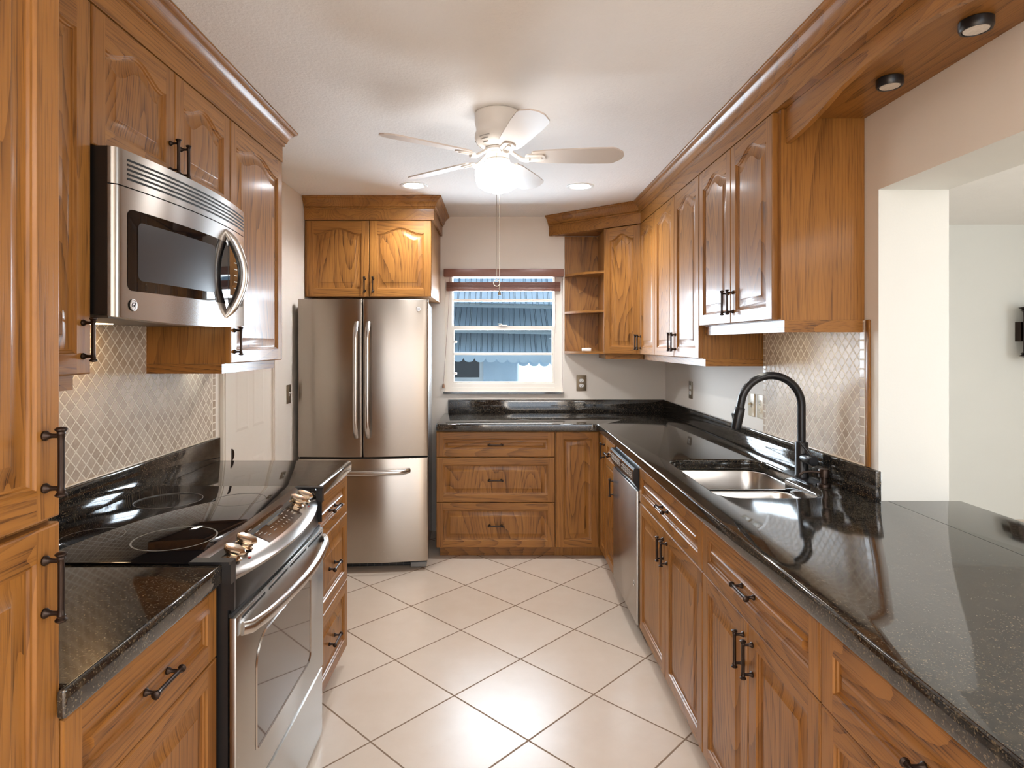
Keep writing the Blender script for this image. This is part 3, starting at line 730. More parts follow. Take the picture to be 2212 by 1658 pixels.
CX = 0.675                                   # worktop front edge
RY0, RY1 = 1.503, 2.277                      # range cut-out
XU = XL + 0.022
def left_top(label, outer, ys):
    r = thing('worktop', label, 'worktop', (0, 0, 0))
    slab(MB(), outer, sharp=lambda p, q: max(p.x, q.x) < -0.7 or (abs(p.y - q.y) < 1e-4 and abs(p.y - ys) < .01)).build('slab', GRAN, r); return r
left_top('black granite worktop piece in front left, between tall pantry and range',
         fillet([(-CX, 0.953), (-CX, RY0), (XU + 0.001, RY0), (XU + 0.001, 0.968), (-0.687, 0.968), (-0.687, 0.953)], [0.012, 0, 0, 0, 0, 0], 4), RY0)
left_top('black granite worktop piece beyond the range, beside the refrigerator',
         fillet([(-CX, RY1), (-CX, 2.838), (XU + 0.001, 2.838), (XU + 0.001, RY1)], [0, 0.02, 0, 0], 4), RY1)
tag(MB().cbox(XL + 0.002, XU, 0.969, 2.838, ZU, 1.025, 0.003).build('granite_upstand', GRAN), 'black granite upstand along the left wall under the diamond tiles', 'upstand')

rw = thing('worktop', 'black granite worktop with sink cut-out, running from the window round into the pass-through', 'worktop', (0, 0, 0))
PX = 1.597
outer = fillet([(CX, 0.2), (CX, 4.117), (-0.417, 4.117), (-0.417, YB - 0.002), (XR - 0.002, YB - 0.002), (XR - 0.002, JY - 0.002), (PX, JY - 0.002), (PX, 0.2)],
               [0.02, 0.045, 0.01, 0, 0, 0, 0, 0.02], 6)
SINKH = fillet([(.785, 2.14), (1.150, 2.14), (1.150, 2.45), (1.215, 2.50), (1.215, 2.845), (.785, 2.845)], [.085, .075, .02, .03, .09, .085], 7)
def wall_edge_r(p, q):
    return (p.y > YB - .05 and q.y > YB - .05) or (min(p.x, q.x) > XR - .03 and max(p.x, q.x) < XR + .01) or (abs(p.y - q.y) < 1e-3 and abs(p.y - JY) < .01)
slab(MB(), outer, [SINKH], sharp=wall_edge_r).build('slab', GRAN, rw)
mb = MB()
mb.cbox(XR - 0.022, XR - 0.002, JY - 0.02, YB - 0.0225, ZT + 0.0005, 1.025, 0.003); mb.cbox(-0.385, XR - 0.002, YB - 0.022, YB - 0.002, ZT + 0.0005, 1.025, 0.003)
mb.build('upstand', GRAN, rw)
MB().box(XR + 0.030, XR + 0.0312, 0.22, JY - 0.004, ZT, ZT + 0.0003).build('seam_line', DARKV, rw)

# ------------------------------------------------------------------ tiled splash panels
def tile_panel(label, x, y0, y1, z0, z1, sgn, left_b, right_b):
    r = thing('tile_backsplash', label, 'backsplash', (x, y0, 0), 0)
    w = y1 - y0; a, b = (0.031 if left_b else 0), (w - 0.031 if right_b else w)
    xs = (0, 0.008) if sgn > 0 else (-0.008, 0)
    MB().box(xs[0], xs[1], a, b, z0 + 0.006, z1).build('tile_field', DIAM, r)
    if left_b: MB().box(xs[0], xs[1], 0, 0.0305, z0 + 0.006, z1).build('tile_border', BORD, r, None)
    if right_b:
        MB().box(xs[0], xs[1], 0, 0.0305, z0 + 0.006, z1).build('tile_border', BORD, r, (0, w - 0.0305, 0))
    MB().cbox(min(xs[0], -0.012 if sgn < 0 else 0), max(xs[1], 0.012 if sgn > 0 else 0), 0, w, z0, z0 + 0.0055, 0.002).build('pencil_trim', PENC, r)
    return r
PENC = plain('travertine_pencil', (0.70, 0.58, 0.44), 0.3, noise=0.12, nscale=60)
tile_panel('diamond-set travertine backsplash behind the range', XL + 0.001, 0.97, 2.815, 1.0255, 1.92, 1, False, True)
tile_panel('diamond-set travertine backsplash beside the faucet under the sink cabinet', XR - 0.001, 2.163, 2.990, 1.0255, 1.545, -1, True, True)
mb = MB().cbox(XR - 0.010, XR - 0.001, 2.140, 2.161, 1.026, 1.545, 0.003)
tag(mb.build('trim_strip', [OAKC]), 'thin oak strip closing the tile edge beside the pass-through', 'trim')

# ------------------------------------------------------------------ sink, faucet, soap pump
sk = thing('sink', 'stainless double-bowl undermount sink with a larger far bowl', 'sink', (0, 0, 0))
def bowl(outline, depth, floor_r=0.03):
    mb = MB(); c = Vector((sum(p[0] for p in outline) / len(outline), sum(p[1] for p in outline) / len(outline)))
    zt = 0.8705; rows = []
    for off, z in ((0.012, zt), (0.0, zt), (-0.003, zt - 0.004), (-0.006, zt - depth * .5), (-0.010, zt - depth + 0.04), (-0.016, zt - depth + 0.015), (-0.032, zt - depth + 0.002), (-0.06, zt - depth), (-0.12, zt - depth - 0.003)):
        row = []
        for x, y in outline:
            d = (Vector((x, y)) - c); L = d.length; k = max(0.15, (L + off) / L)
            row.append((c.x + d.x * k, c.y + d.y * k, z))
        rows.append(row)
    for a, b in zip(rows[:-1], rows[1:]): mb.strip(a, b, 0, True, True)
    mb.add(rows[-1], [tuple(range(len(outline)))], 0, True)
    return mb, c, zt - depth - 0.003
for outl, dep in ((fillet([(.783, 2.475), (1.217, 2.475), (1.217, 2.847), (.783, 2.847)], [.06, .07, .09, .085], 8), 0.20), (fillet([(.783, 2.138), (1.152, 2.138), (1.152, 2.435), (.783, 2.435)], [.085, .075, .06, .06], 8), 0.17)):
    mb, c, zb = bowl(outl, dep); o = mb.build('bowl', STEELS, sk, smooth_angle=60)
    MB().lathe([(0.045, zb + 0.002), (0.040, zb + 0.004), (0.034, zb + 0.001), (0.0, zb + 0.0015)], 24, 0, Matrix.Translation((c.x, c.y, 0)), False, False).build('drain', STEELH, o)

fa = thing('faucet', 'matte black high-arc pull-down faucet', 'faucet', (1.222, 2.455, ZT), 0)
mb = MB().prism(fillet([(-0.030, -0.125), (0.030, -0.125), (0.030, 0.125), (-0.030, 0.125)], 0.029, 6), 0.0005, 0.006); mb.build('deck_plate', BLACKM, fa)
MB().lathe([(0.027, 0.006), (0.027, 0.012), (0.0245, 0.016), (0.0245, 0.142), (0.0225, 0.146), (0.0165, 0.147)], 24).build('body', BLACKM, fa)
pts = [(0, 0, 0.146), (0, 0, 0.22), (0, 0, 0.29)]; R = 0.122
for k in range(1, 19):
    a = PI * 0.965 * k / 18; pts.append((-R + R * math.cos(a), 0, 0.29 + R * math.sin(a)))
t = Vector(pts[-1]) - Vector(pts[-2]); t.normalize()
pts.append(tuple(Vector(pts[-1]) + t * 0.022))
MB().tube(pts, 0.0155, 16).build('spout', BLACKM, fa)
p0 = Vector(pts[-1]); p0 = p0 - t * 0.004
hd = [p0, p0 + t * .004, p0 + t * .03, p0 + t * .085, p0 + t * .092]
sh_ = MB().tube(hd, [0.016, 0.0195, 0.020, 0.019, 0.017], 18).build('spray_head', BLACKM, fa)
bp_ = p0 + t * 0.045 + Vector((-0.0185, 0, 0.0)); MB().cbox(-0.004, 0.004, -0.007, 0.007, -0.02, 0.02, 0.003, 0, Matrix.Translation(bp_) @ Matrix.Rotation(-0.2, 4, 'Y')).build('spray_button', BLACKP, sh_)
hv = MB().lathe([(0.018, 0.018), (0.0185, 0.022), (0.0185, 0.055), (0.0195, 0.056), (0.0195, 0.092), (0.017, 0.095), (0.0, 0.0955)], 24, 0, rotM(PI / 2, 0, 0, (0, 0, 0.085)), False, False).build('handle_hub', BLACKM, fa)
MB().tube([(0.0, -0.076, 0.100), (-0.010, -0.072, 0.118), (-0.026, -0.064, 0.140), (-0.036, -0.058, 0.156)], [0.0055, 0.005, 0.0045, 0.0045], 10).build('lever', BLACKM, hv)

so = thing('soap_dispenser', 'small dark bronze soap pump beside the faucet', 'soap dispenser', (1.232, 2.305, ZT), 0)
MB().lathe([(0.0235, 0.0005), (0.0235, 0.010), (0.021, 0.013), (0.013, 0.014), (0.0125, 0.034), (0.019, 0.037), (0.019, 0.064), (0.0165, 0.068), (0.0, 0.069)], 22).build('pump_body', BRONZE, so)
MB().tube([(-0.015, 0.0, 0.055), (-0.05, 0.008, 0.056), (-0.072, 0.013, 0.052), (-0.085, 0.016, 0.040)], [0.0055, 0.005, 0.0048, 0.0044], 10).build('nozzle', BRONZE, so)

# ------------------------------------------------------------------ range
rg = thing('range', 'stainless slide-in electric range with black glass cooktop', 'range', (0, 0, 0))
Ya, Yb = 1.511, 2.269
mb = MB().box(-1.255, -0.700, Ya, Yb, 0.03, 0.86).box(-1.284, -0.700, Ya, Yb, 0.86, 0.9195).box(-0.70, -0.668, Ya, Yb, 0.03, 0.262).box(-0.70, -0.668, Ya, Yb, 0.27, 0.80); mb.build('body', BLACKP, rg)
mb = MB().cbox(-1.285, -0.752, 1.4885, 2.2905, 0.9212, 0.9272, 0.0025, 0)
ck_ = mb.build('cooktop_glass', BLACKG, rg)
RINGM = plain('burner_print', (0.16, 0.15, 0.14), 0.25, noise=0.3, nscale=80)
for (x, y, r) in ((-0.885, 1.675, 0.105), (-0.885, 2.09, 0.085), (-1.12, 1.69, 0.078), (-1.12, 2.08, 0.105)):
    for rr2, wd in ((r, 0.0024 if (x > -1 and y < 1.8) else 0.0008),):
        MB().lathe([(rr2 - wd, 0.9271), (rr2 - wd, 0.9274), (rr2 + wd, 0.9274), (rr2 + wd, 0.9271)], 56, 0, Matrix.Translation((x, y, 0)), False, False).build('burner_ring', RINGM, rg)
YC = (1.547 + 2.284) / 2; HW = (2.284 - 1.547) / 2
def lipx(y): return -0.667 + 0.054 * (1 - ((y - YC) / HW) ** 2) - (0.0)
def lip(y): return lipx(max(1.50, min(2.28, y)))
PY0, PY1 = 1.522, 2.262
def pan_pt(u, v):          # u along y, v from back to lip
    y = lerp(PY0, PY1, u); k = v
    yy = YC + (y - (PY0 + PY1) / 2) / ((PY1 - PY0) / 2) * HW
    xl = lipx(yy); x = lerp(-0.752, xl, k); z = 0.9275 - 0.052 * k ** 1.35 - (0.004 if v >= 0.999 else 0)
    return (x, y, z)
mb = MB()
mb.grid(28, 10, pan_pt)
top = [pan_pt(i / 28, 1) for i in range(29)]; lo = [(p[0] - 0.003, p[1], p[2] - 0.009) for p in top]; bk_ = [(-0.752, p[1], 0.862) for p in top]
mb.strip(top, lo, 0, True); mb.strip(lo, bk_, 0, False)
for u in (0, 1):
    e = [pan_pt(u, v / 10) for v in range(11)]; mb.add(e + [lo[0 if u == 0 else -1], bk_[0 if u == 0 else -1]], [tuple(range(13))])
mb.build('control_panel', steel('range_steel', (0.32, 0.295, 0.275), 0.20, 0.0, 'Y', (3, 500, 3)), rg, smooth_angle=50)
mb = MB()                 # black end caps and the bowed apron under the panel
for y0, y1 in ((1.4885, 1.5205), (2.2635, 2.2905)):
    mb.prism([(-0.752, y0), (-0.655, y0), (-0.650, y0 + .004), (-0.650, y1 - .004), (-0.655, y1), (-0.752, y1)], 0.9212, 0.9275)
    mb.box(-0.6735, -0.651, y0 + .002, y1 - .002, 0.872, 0.9212)
    a_, b_ = (Ya, y1) if y0 < 1.6 else (y0, Yb)
    mb.box(-0.752, -0.652, a_, b_, 0.80, 0.872)
n = 24; A = []; B = []
for i in range(n + 1):
    y = lerp(PY0, PY1, i / n); p = pan_pt(i / n, 1); A.append((p[0] - 0.006, y, p[2] - 0.0092)); B.append((lerp(p[0], -0.655, .75) - .006, y, 0.79))
mb.strip(A, B, 0, True); mb.strip(A, [(-0.70, p[1], p[2]) for p in A]); mb.strip(B, [(-0.70, p[1], p[2]) for p in B])
mb.build('apron', BLACKP, rg)
def on_panel(x, y, h=0.0):
    yy = YC + (y - (PY0 + PY1) / 2) / ((PY1 - PY0) / 2) * HW; xl = lipx(yy); k = (x + 0.752) / (xl + 0.752); return 0.9275 - 0.052 * k ** 1.35 + h
KNOB = plain('satin_knob_metal', (0.72, 0.62, 0.50), 0.16, 1.0, noise=0.05)
TILT = math.atan(0.052 / 0.12)
for y in (1.592, 1.668, 2.098, 2.172):
    x = -0.693; M = Matrix.Translation((x, y, on_panel(x, y, 0.001))) @ Matrix.Rotation(TILT * 0.9, 4, 'Y') @ Matrix.Diagonal((1.12, 0.95, 1, 1))
    MB().lathe([(0.024, 0), (0.024, 0.003), (0.019, 0.006), (0.021, 0.014), (0.0265, 0.019), (0.0265, 0.024), (0.0235, 0.027), (0.012, 0.0255), (0.0, 0.025)], 8, 0, M, True, False).build('knob', KNOB, rg, smooth_angle=30)
for y in (1.63, 2.137):
    x = -0.662; MB().lathe([(0.004, 0), (0.004, 0.001), (0, 0.0014)], 10, 0, Matrix.Translation((x, y, on_panel(x, y, 0.0008))), True, False).build('indicator_light', plain('red_indicator', (0.5, 0.02, 0.01), 0.3, noise=0.1), rg)
DY0, DY1 = 1.748, 2.042
def disp_pt(u, v):
    y = lerp(DY0, DY1, u); x = lerp(-0.726, -0.652 + 0.006 * (1 - (2 * u - 1) ** 2), v); return (x, y, on_panel(x, y, 0.0012))
dp = MB().grid(12, 4, disp_pt).build('touch_display', plain('display_black', (0.03, 0.014, 0.008), 0.12, noise=0.1), rg)
mb = MB().grid(4, 2, lambda u, v: (lerp(-0.715, -0.690, v), lerp(1.842, 1.935, u), on_panel(lerp(-0.715, -0.690, v), 1.89, 0.0018))); mb.build('clock_window', plain('clock_lcd', (0.06, 0.042, 0.012), 0.25, noise=0.1), dp)
mb = MB(); PRN = plain('panel_print', (0.55, 0.50, 0.44), 0.5, noise=0.05)
def ptext(s, x, y, size):
    text_mb(mb, s, size, Matrix.Translation((x, y, on_panel(x, y, 0.0022))) @ Matrix.Rotation(TILT, 4, 'Y') @ Matrix.Rotation(PI / 2, 4, 'Z'))
for i, s in enumerate('12345'): ptext(s, -0.679, 1.875 + i * 0.0225, 0.010)
for i, s in enumerate('67890'): ptext(s, -0.662, 1.875 + i * 0.0225, 0.010)
for (x, y, w_) in ((-0.718, 1.768, .022), (-0.708, 1.765, .016), (-0.698, 1.775, .02), (-0.688, 1.772, .024), (-0.678, 1.785, .018), (-0.668, 1.79, .02), (-0.668, 1.835, .018), (-0.68, 1.84, .018), (-0.712, 2.0, .018), (-0.70, 2.005, .022), (-0.69, 2.012, .02), (-0.68, 2.015, .016), (-0.67, 2.012, .02), (-0.712, 1.825, .01), (-0.708, 1.96, .018), (-0.695, 1.965, .016)):
    mb.box(x - .0016, x + .0016, y - w_ / 2, y + w_ / 2, on_panel(x, y, 0.0018), on_panel(x, y, 0.0022))
mb.build('key_print', PRN, dp)
# oven door
mb = MB(); X0, X1 = -0.6655, -0.647
mb.cbox(X0, X1, Ya + .001, Yb - .001, 0.272, 0.780, 0.004)
od = mb.build('oven_door', STEEL, rg)
def oven_win():
    o_ = []; top = 0.662; pts = fillet([(1.638, 0.374), (2.104, 0.374), (2.104, top), (1.638, top)], [0.012, 0.03, 0.02, 0.075], 8); return pts
wp = oven_win()
mb = MB(); mb.prism(wp, 0, 0.0015, 0, Matrix(((0, 0, 1, X1 - 0.0005), (1, 0, 0, 0), (0, 1, 0, 0), (0, 0, 0, 1))))
mb.build('oven_window', plain('smoked_oven_glass', (0.055, 0.043, 0.036), 0.04, noise=0.05, coat=0.6), od)
mb = MB(); cx_ = sum(p[0] for p in wp) / len(wp); cz_ = sum(p[1] for p in wp) / len(wp)
o1 = [(X1 + 0.0005, p[0] + (0.006 if p[0] > cx_ else -0.006), p[1] + (0.006 if p[1] > cz_ else -0.006)) for p in wp]; o2 = [(X1 + 0.004, p[0] + (0.003 if p[0] > cx_ else -0.003), p[1] + (0.003 if p[1] > cz_ else -0.003)) for p in wp]; o3_ = [(X1 + 0.001, p[0], p[1]) for p in wp]
mb.strip(o1, o2, 0, True, True).strip(o2, o3_, 0, True, True); mb.build('window_bead', STEELH, od)
hp = [(-0.640, 1.545, 0.750), (-0.625, 1.565, 0.746), (-0.610, 1.63, 0.745), (-0.598, 1.73, 0.745), (-0.590, 1.845, 0.745), (-0.589, 1.92, 0.745), (-0.593, 2.0, 0.745), (-0.604, 2.10, 0.745), (-0.618, 2.19, 0.745), (-0.630, 2.225, 0.746), (-0.642, 2.238, 0.750)]
hp = [(x, lerp(1.53, 2.25, (y - 1.545) / (2.238 - 1.545)), z - 0.004) for x, y, z in hp]
MB().tube(hp, [0.017, 0.0175, 0.0175, 0.017, 0.0165, 0.0165, 0.0165, 0.017, 0.0175, 0.0175, 0.017], 14, flat=0.62, up=(0, 0, 1)).build('oven_handle', STEELH, od)
for i in range(4):
    y0 = 1.545 + i * 0.18; MB().box(X1 - 0.0005, X1 + 0.0006, y0, y0 + 0.155, 0.764, 0.771).build('vent_slot', DARKV, od)
MB().box(-0.667, -0.660, Ya + 0.002, Yb - 0.002, 0.7805, 0.789).build('door_gap_seal', DARKV, rg)
def drw(u, v):
    y = lerp(Ya + .001, Yb - .001, u); return (lerp(-0.648, -0.652, (2 * u - 1) ** 2), y, lerp(0.024, 0.258 , v))
mb = MB(); g0 = [drw(i / 20, 0) for i in range(21)]; g1 = [drw(i / 20, 1) for i in range(21)]
mb.strip(g0, g1, 0, True); mb.strip(g1, [(p[0] - .012, p[1], p[2] + .004) for p in g1], 0, True); mb.strip([(p[0] - .012, p[1], p[2] + .004) for p in g1], [(-0.668, p[1], 0.262) for p in g1]); mb.strip(g0, [(-0.668, p[1], 0.024) for p in g0])
for g in (0, -1): mb.add([g0[g], g1[g], (g1[g][0] - .012, g1[g][1], g1[g][2] + .004), (-0.668, g1[g][1], 0.262), (-0.668, g0[g][1], 0.024)], [(0, 1, 2, 3, 4)])
mb.build('storage_drawer', STEEL, rg)
for y in (1.56, 2.22): MB().lathe([(0.02, 0.0005), (0.02, 0.008), (0.012, 0.03)], 12, 0, Matrix.Translation((-0.74, y, 0))).build('foot', BLACKP, rg)

# ------------------------------------------------------------------ microwave
mw = thing('microwave', 'stainless over-the-range microwave with a curved handle', 'microwave', (0, 0, 0))
MY0, MY1, MZ0, MZ1 = 1.4935, 2.2585, 1.527, 1.9445
MB().box(XL + 0.012, -0.955, MY0, MY1, MZ0 + 0.004, MZ1).build('body', BLACKP, mw)
MC, MH = (MY0 + MY1) / 2, (MY1 - MY0) / 2
def mx(y): t = (y - MC) / MH; return -0.938 + 0.034 * (1 - t * t)
def mzb(y): t = (y - MC) / MH; return MZ0 - 0.013 * (1 - t * t)
def mw_front(y0, y1, zf0, zf1, n=24, rl=False, rr=False):
    mb = MB(); rows = []
    ys = [lerp(y0, y1, i / n) for i in range(n + 1)]
    if rl: ys = [y0, y0 + .002, y0 + .006, y0 + .012] + [y for y in ys if y > y0 + .014]
    F0, F1, Bq0, Bq1 = [], [], [], []
    for y in ys:
        x = mx(y)
        if rl: x -= 0.016 * max(0, 1 - (y - y0) / 0.014) ** 2
        z0 = zf0(y) if callable(zf0) else zf0; z1 = zf1(y) if callable(zf1) else zf1
        F0.append((x, y, z0)); F1.append((x, y, z1)); Bq0.append((-0.9545, y, z0)); Bq1.append((-0.9545, y, z1))
    mb.strip(F0, F1, 0, True); mb.strip(F0, Bq0); mb.strip(F1, Bq1)
    for i in (0, -1): mb.add([F0[i], F1[i], Bq1[i], Bq0[i]], [(0, 1, 2, 3)])
    return mb
MST = steel('microwave_steel', (0.46, 0.44, 0.42), 0.27, 0.85)
SPLIT = 2.065
md = mw_front(MY0, SPLIT - .0008, mzb, 1.8515, 24, True).build('door', MST, mw)
mp_ = mw_front(SPLIT + .0008, MY1, mzb, 1.8515, 8).build('keypad_panel', MST, mw)
mv = mw_front(MY0, MY1, 1.8545, MZ1, 28, True).build('vent_grille', MST, mw)
def patch(y0, y1, z0, z1, off, r=0.0, n=14, th=0.0012):
    """thin patch that follows the bowed front"""
    mb = MB(); up, dn = [], []
    ys = [lerp(y0, y1, i / n) for i in range(n + 1)]
    if r > 0:
        q = [r * (1 - math.cos(PI / 2 * i / 6)) for i in range(7)]
        ys = [y0 + k for k in q] + [y for y in ys if y0 + r * 1.05 < y < y1 - r * 1.05] + [y1 - k for k in reversed(q)]
    for y in ys:
        d = 0.0; e = min(y - y0, y1 - y)
        if r > 0 and e < r: d = r - math.sqrt(max(0, r * r - (r - e) ** 2))
        up.append((mx(y) + off, y, z1 - d)); dn.append((mx(y) + off, y, z0 + d))
    mb.strip(dn, up, 0, True)
    b = lambda L: [(p[0] - off - 0.0005, p[1], p[2]) for p in L]
    mb.strip(up, b(up)).strip(dn, b(dn)); mb.add([dn[0], up[0], b(up)[0], b(dn)[0]], [(0, 1, 2, 3)]); mb.add([dn[-1], up[-1], b(up)[-1], b(dn)[-1]], [(0, 1, 2, 3)])
    return mb
for k in range(5):
    z = 1.872 + k * 0.0118; patch(1.535, 2.247, z, z + 0.0052, 0.0008).build('vent_slot', DARKV, mv)
patch(1.535, SPLIT - .003, 1.594, 1.800, 0.0012, 0.018, 40).build('door_glass', BLACKG, md)
patch(1.570, 1.955, 1.622, 1.772, 0.0018, 0.016, 30).build('screen_mesh', plain('microwave_screen', (0.028, 0.030, 0.036), 0.28, noise=0.15, nscale=300), md)
patch(SPLIT + .003, 2.236, 1.594, 1.800, 0.0012, 0.012, 20).build('keypad_glass', BLACKG, mp_)
mb = MB()
for k in range(6): mb.box(mx(2.13) + 0.0005, mx(2.13) + 0.002, 2.125, 2.15, 1.63 + k * .022, 1.633 + k * .022)
for k in range(4): mb.box(mx(2.19) + 0.0005, mx(2.19) + 0.0025, 2.175, 2.20, 1.61 + k * .026, 1.614 + k * .026)
mb.build('key_print', PRN, mp_)
yh = 2.045; hpts = []; hr = []
for i in range(17):
    t = i / 16; s = math.sin(PI * t); hpts.append((mx(yh) - 0.004 + 0.050 * s ** 0.8, yh + 0.030 * s ** 0.9 , lerp(1.840, 1.548, t))); hr.append(0.0045 + 0.0065 * min(1.0, 3.2 * s))
MB().tube(hpts, hr, 16, flat=1.55, up=(0, 1, 0)).build('door_handle', STEELH, md)
def badge(parent, M, r, s='GE'):
    o = MB().lathe([(r, 0), (r, 0.001), (r * .93, 0.0016), (r * .80, 0.0016), (r * .78, 0.0010), (0, 0.0010)], 32, 0, M, True, False).build('badge', STEELH, parent)
    mb = MB(); text_mb(mb, s, r * 1.05, M @ Matrix.Translation((0, 0, 0.0012)), 0, 0.0004, 0.3); mb.build('badge_letters', DARKV, o)
badge(md, Matrix.Translation((mx(1.555) + 0.0005, 1.555, 1.558)) @ Matrix(((0, 0, 1, 0), (1, 0, 0, 0), (0, 1, 0, 0), (0, 0, 0, 1))), 0.0155)
mb = MB().box(-1.29, -0.965, MY0 + .02, MY1 - .02, MZ0 - 0.004, MZ0 + 0.0035); mb.build('underside_grille', plain('grease_filter_metal', (0.20, 0.18, 0.16), 0.5, 0.6, noise=0.3, nscale=250), mw)
MB().box(-1.285, -1.215, 1.74, 1.93, MZ0 - 0.0065, MZ0 - 0.0042).build('task_lamp', LEDWARM, mw)

# ------------------------------------------------------------------ refrigerator
FW = 0.826; FA = math.radians(3.2)
rf = thing('refrigerator', 'stainless french-door refrigerator with bottom freezer', 'refrigerator', (-1.273, 3.890, 0), FA)
FGREY = plain('refrigerator_side_grey', (0.40, 0.40, 0.41), 0.25, 0.0, noise=0.03, coat=0.4)
MB().cbox(0.011, FW - 0.011, 0.064, 0.715, 0.045, 1.738, 0.006).build('body', FGREY, rf)
def bow(x): return -0.030 * (1 - (2 * x / FW - 1) ** 2)
def fdoor(x0, x1, z0, z1, n=16):
    mb = MB(); c = 0.006; F = []
    xs = [x0, x0 + .0015, x0 + .004] + [lerp(x0 + .008, x1 - .008, i / n) for i in range(n + 1)] + [x1 - .004, x1 - .0015, x1]
    def yy(x):
        e = min(x - x0, x1 - x); r = 0.007
        return bow(x) + (r - math.sqrt(max(0, r * r - (r - e) ** 2)) if e < r else 0)
    rows = []
    for z, d in ((z0, .004), (z0 + .0015, .001), (z0 + .004, 0), (z1 - .004, 0), (z1 - .0015, .001), (z1, .004)):
        rows.append([(x, yy(x) + d, z) for x in xs])
    for a, b in zip(rows[:-1], rows[1:]): mb.strip(a, b, 0, True)
    bkr = [[(x, 0.058, z) for x in xs] for z in (z0, z1)]
    mb.strip(rows[0], bkr[0]).strip(rows[-1], bkr[1]).strip(bkr[0], bkr[1])
    for i in (0, -1):
        col = [r[i] for r in rows] + [bkr[1][i], bkr[0][i]]; mb.add(col, [tuple(range(len(col)))])
    return mb
FST = steel('refrigerator_steel', (0.42, 0.37, 0.32), 0.27, 0.9)
ld = fdoor(0.0, FW / 2 - .003, 0.738, 1.746).build('refrigerator_door', FST, rf, smooth_angle=50)
rd = fdoor(FW / 2 + .003, FW, 0.738, 1.746).build('refrigerator_door', FST, rf, smooth_angle=50)
fd = fdoor(0.0, FW, 0.062, 0.727).build('freezer_drawer', FST, rf, smooth_angle=50)
def fhandle(cx):
    pts = []; n = 20
    for i in range(n + 1):
        t = i / n; e = min(t, 1 - t); pts.append((cx, bow(cx) - 0.004 - 0.048 * min(1, (e / 0.10)) ** 0.5 if e < 0.10 else bow(cx) - 0.052 - 0.006 * math.sin(PI * t), lerp(0.865, 1.595, t)))
    return MB().tube(pts, [0.0165] * (n + 1), 14, flat=0.62, up=(1, 0, 0))
fhandle(FW / 2 - 0.037).build('door_handle', STEELH, ld); fhandle(FW / 2 + 0.037).build('door_handle', STEELH, rd)
pts = []
for i in range(21):
    t = i / 20; e = min(t, 1 - t); x = lerp(FW / 2 - .295, FW / 2 + .295, t); pts.append((x, bow(x) - 0.004 - 0.045 * min(1, e / 0.07) ** 0.5, 0.649 - 0.004 * math.sin(PI * t)))
MB().tube(pts, 0.0165, 14, flat=0.62, up=(0, 0, 1)).build('freezer_handle', STEELH, fd)
badge(rd, Matrix.Translation((FW - 0.062, bow(FW - 0.062) - 0.0003, 1.683)) @ Matrix.Rotation(PI / 2, 4, 'X'), 0.016)
MB().box(0.005, FW - .005, 0.03, 0.064, 0.7285, 0.7365).build('door_gasket', DARKV, rf)
gr = MB().box(0.03, FW - 0.12, 0.075, 0.085, 0.008, 0.0445)
gr.build('kick_grille', DARKV, rf)
mb = MB()
for k in range(14): mb.box(0.05 + k * .047, 0.052 + k * .047, 0.072, 0.0749, 0.01, 0.044)
for z in (0.02, 0.032): mb.box(0.03, FW - .12, 0.071, 0.0719, z, z + .0015)
mb.build('grille_bars', plain('grille_grey', (0.10, 0.10, 0.10), 0.5, noise=0.1), rf)
MB().cbox(FW - 0.115, FW - 0.012, 0.03, 0.12, 0.012, 0.044, 0.006).build('foot_cover', plain('foot_grey', (0.22, 0.22, 0.22), 0.5, noise=0.1), rf)
for x, y in ((FW - .05, .09), (.06, .12), (.06, .66), (FW - .06, .66)):
    MB().lathe([(0.018, 0.0005), (0.018, 0.014), (0.01, 0.05)], 12, 0, Matrix.Translation((x, y, 0))).build('foot', BLACKP, rf)

# ------------------------------------------------------------------ dishwasher
dw = thing('dishwasher', 'stainless dishwasher with a black control strip', 'dishwasher', (0, 0, 0))
DA, DB = 2.979, 3.586
MB().box(-0.575 + 1.272, 1.25, DA + .004, DB - .004, 0.09, 0.866).build('tub', BLACKP, dw)
MB().cbox(0.678, 0.6965, DA + .003, DB - .003, 0.085, 0.741, 0.004).build('door_panel', STEEL, dw)
mb = MB(); sec = [(0.697, 0.742), (0.690, 0.742), (0.6665, 0.778), (0.662, 0.788), (0.662, 0.840), (0.668, 0.852), (0.697, 0.852)]
mb.add([(x, DA + .001, z) for x, z in sec] + [(x, DB - .001, z) for x, z in sec], [tuple(range(7)), tuple(range(7, 14))] + [(i, (i + 1) % 7, 7 + (i + 1) % 7, 7 + i) for i in range(7)])
cp = mb.build('control_strip', BLACKP, dw)
MB().box(0.6605, 0.6619, DA + .002, DB - .002, 0.835, 0.843).build('silver_trim', STEELH, cp)
mb = MB(); random.seed(3)
for y0, y1 in ((DA + .03, DA + .29), (DA + .33, DB - .03)):
    for r_ in range(4):
        y = y0
        while y < y1 - .012:
            w_ = random.uniform(.006, .02); mb.box(0.6612, 0.6619, y, y + w_, 0.796 + r_ * .009, 0.799 + r_ * .009); y += w_ + random.uniform(.005, .012)
mb.build('key_print', PRN, cp)
MB().box(0.745, 0.755, DA + .004, DB - .004, 0.001, 0.088).build('toe_kick', BLACKP, dw)
badge(dw, Matrix.Translation((0.6777, 3.04, 0.27)) @ Matrix.Rotation(-PI / 2, 4, 'Z') @ Matrix.Rotation(PI / 2, 4, 'X'), 0.014)

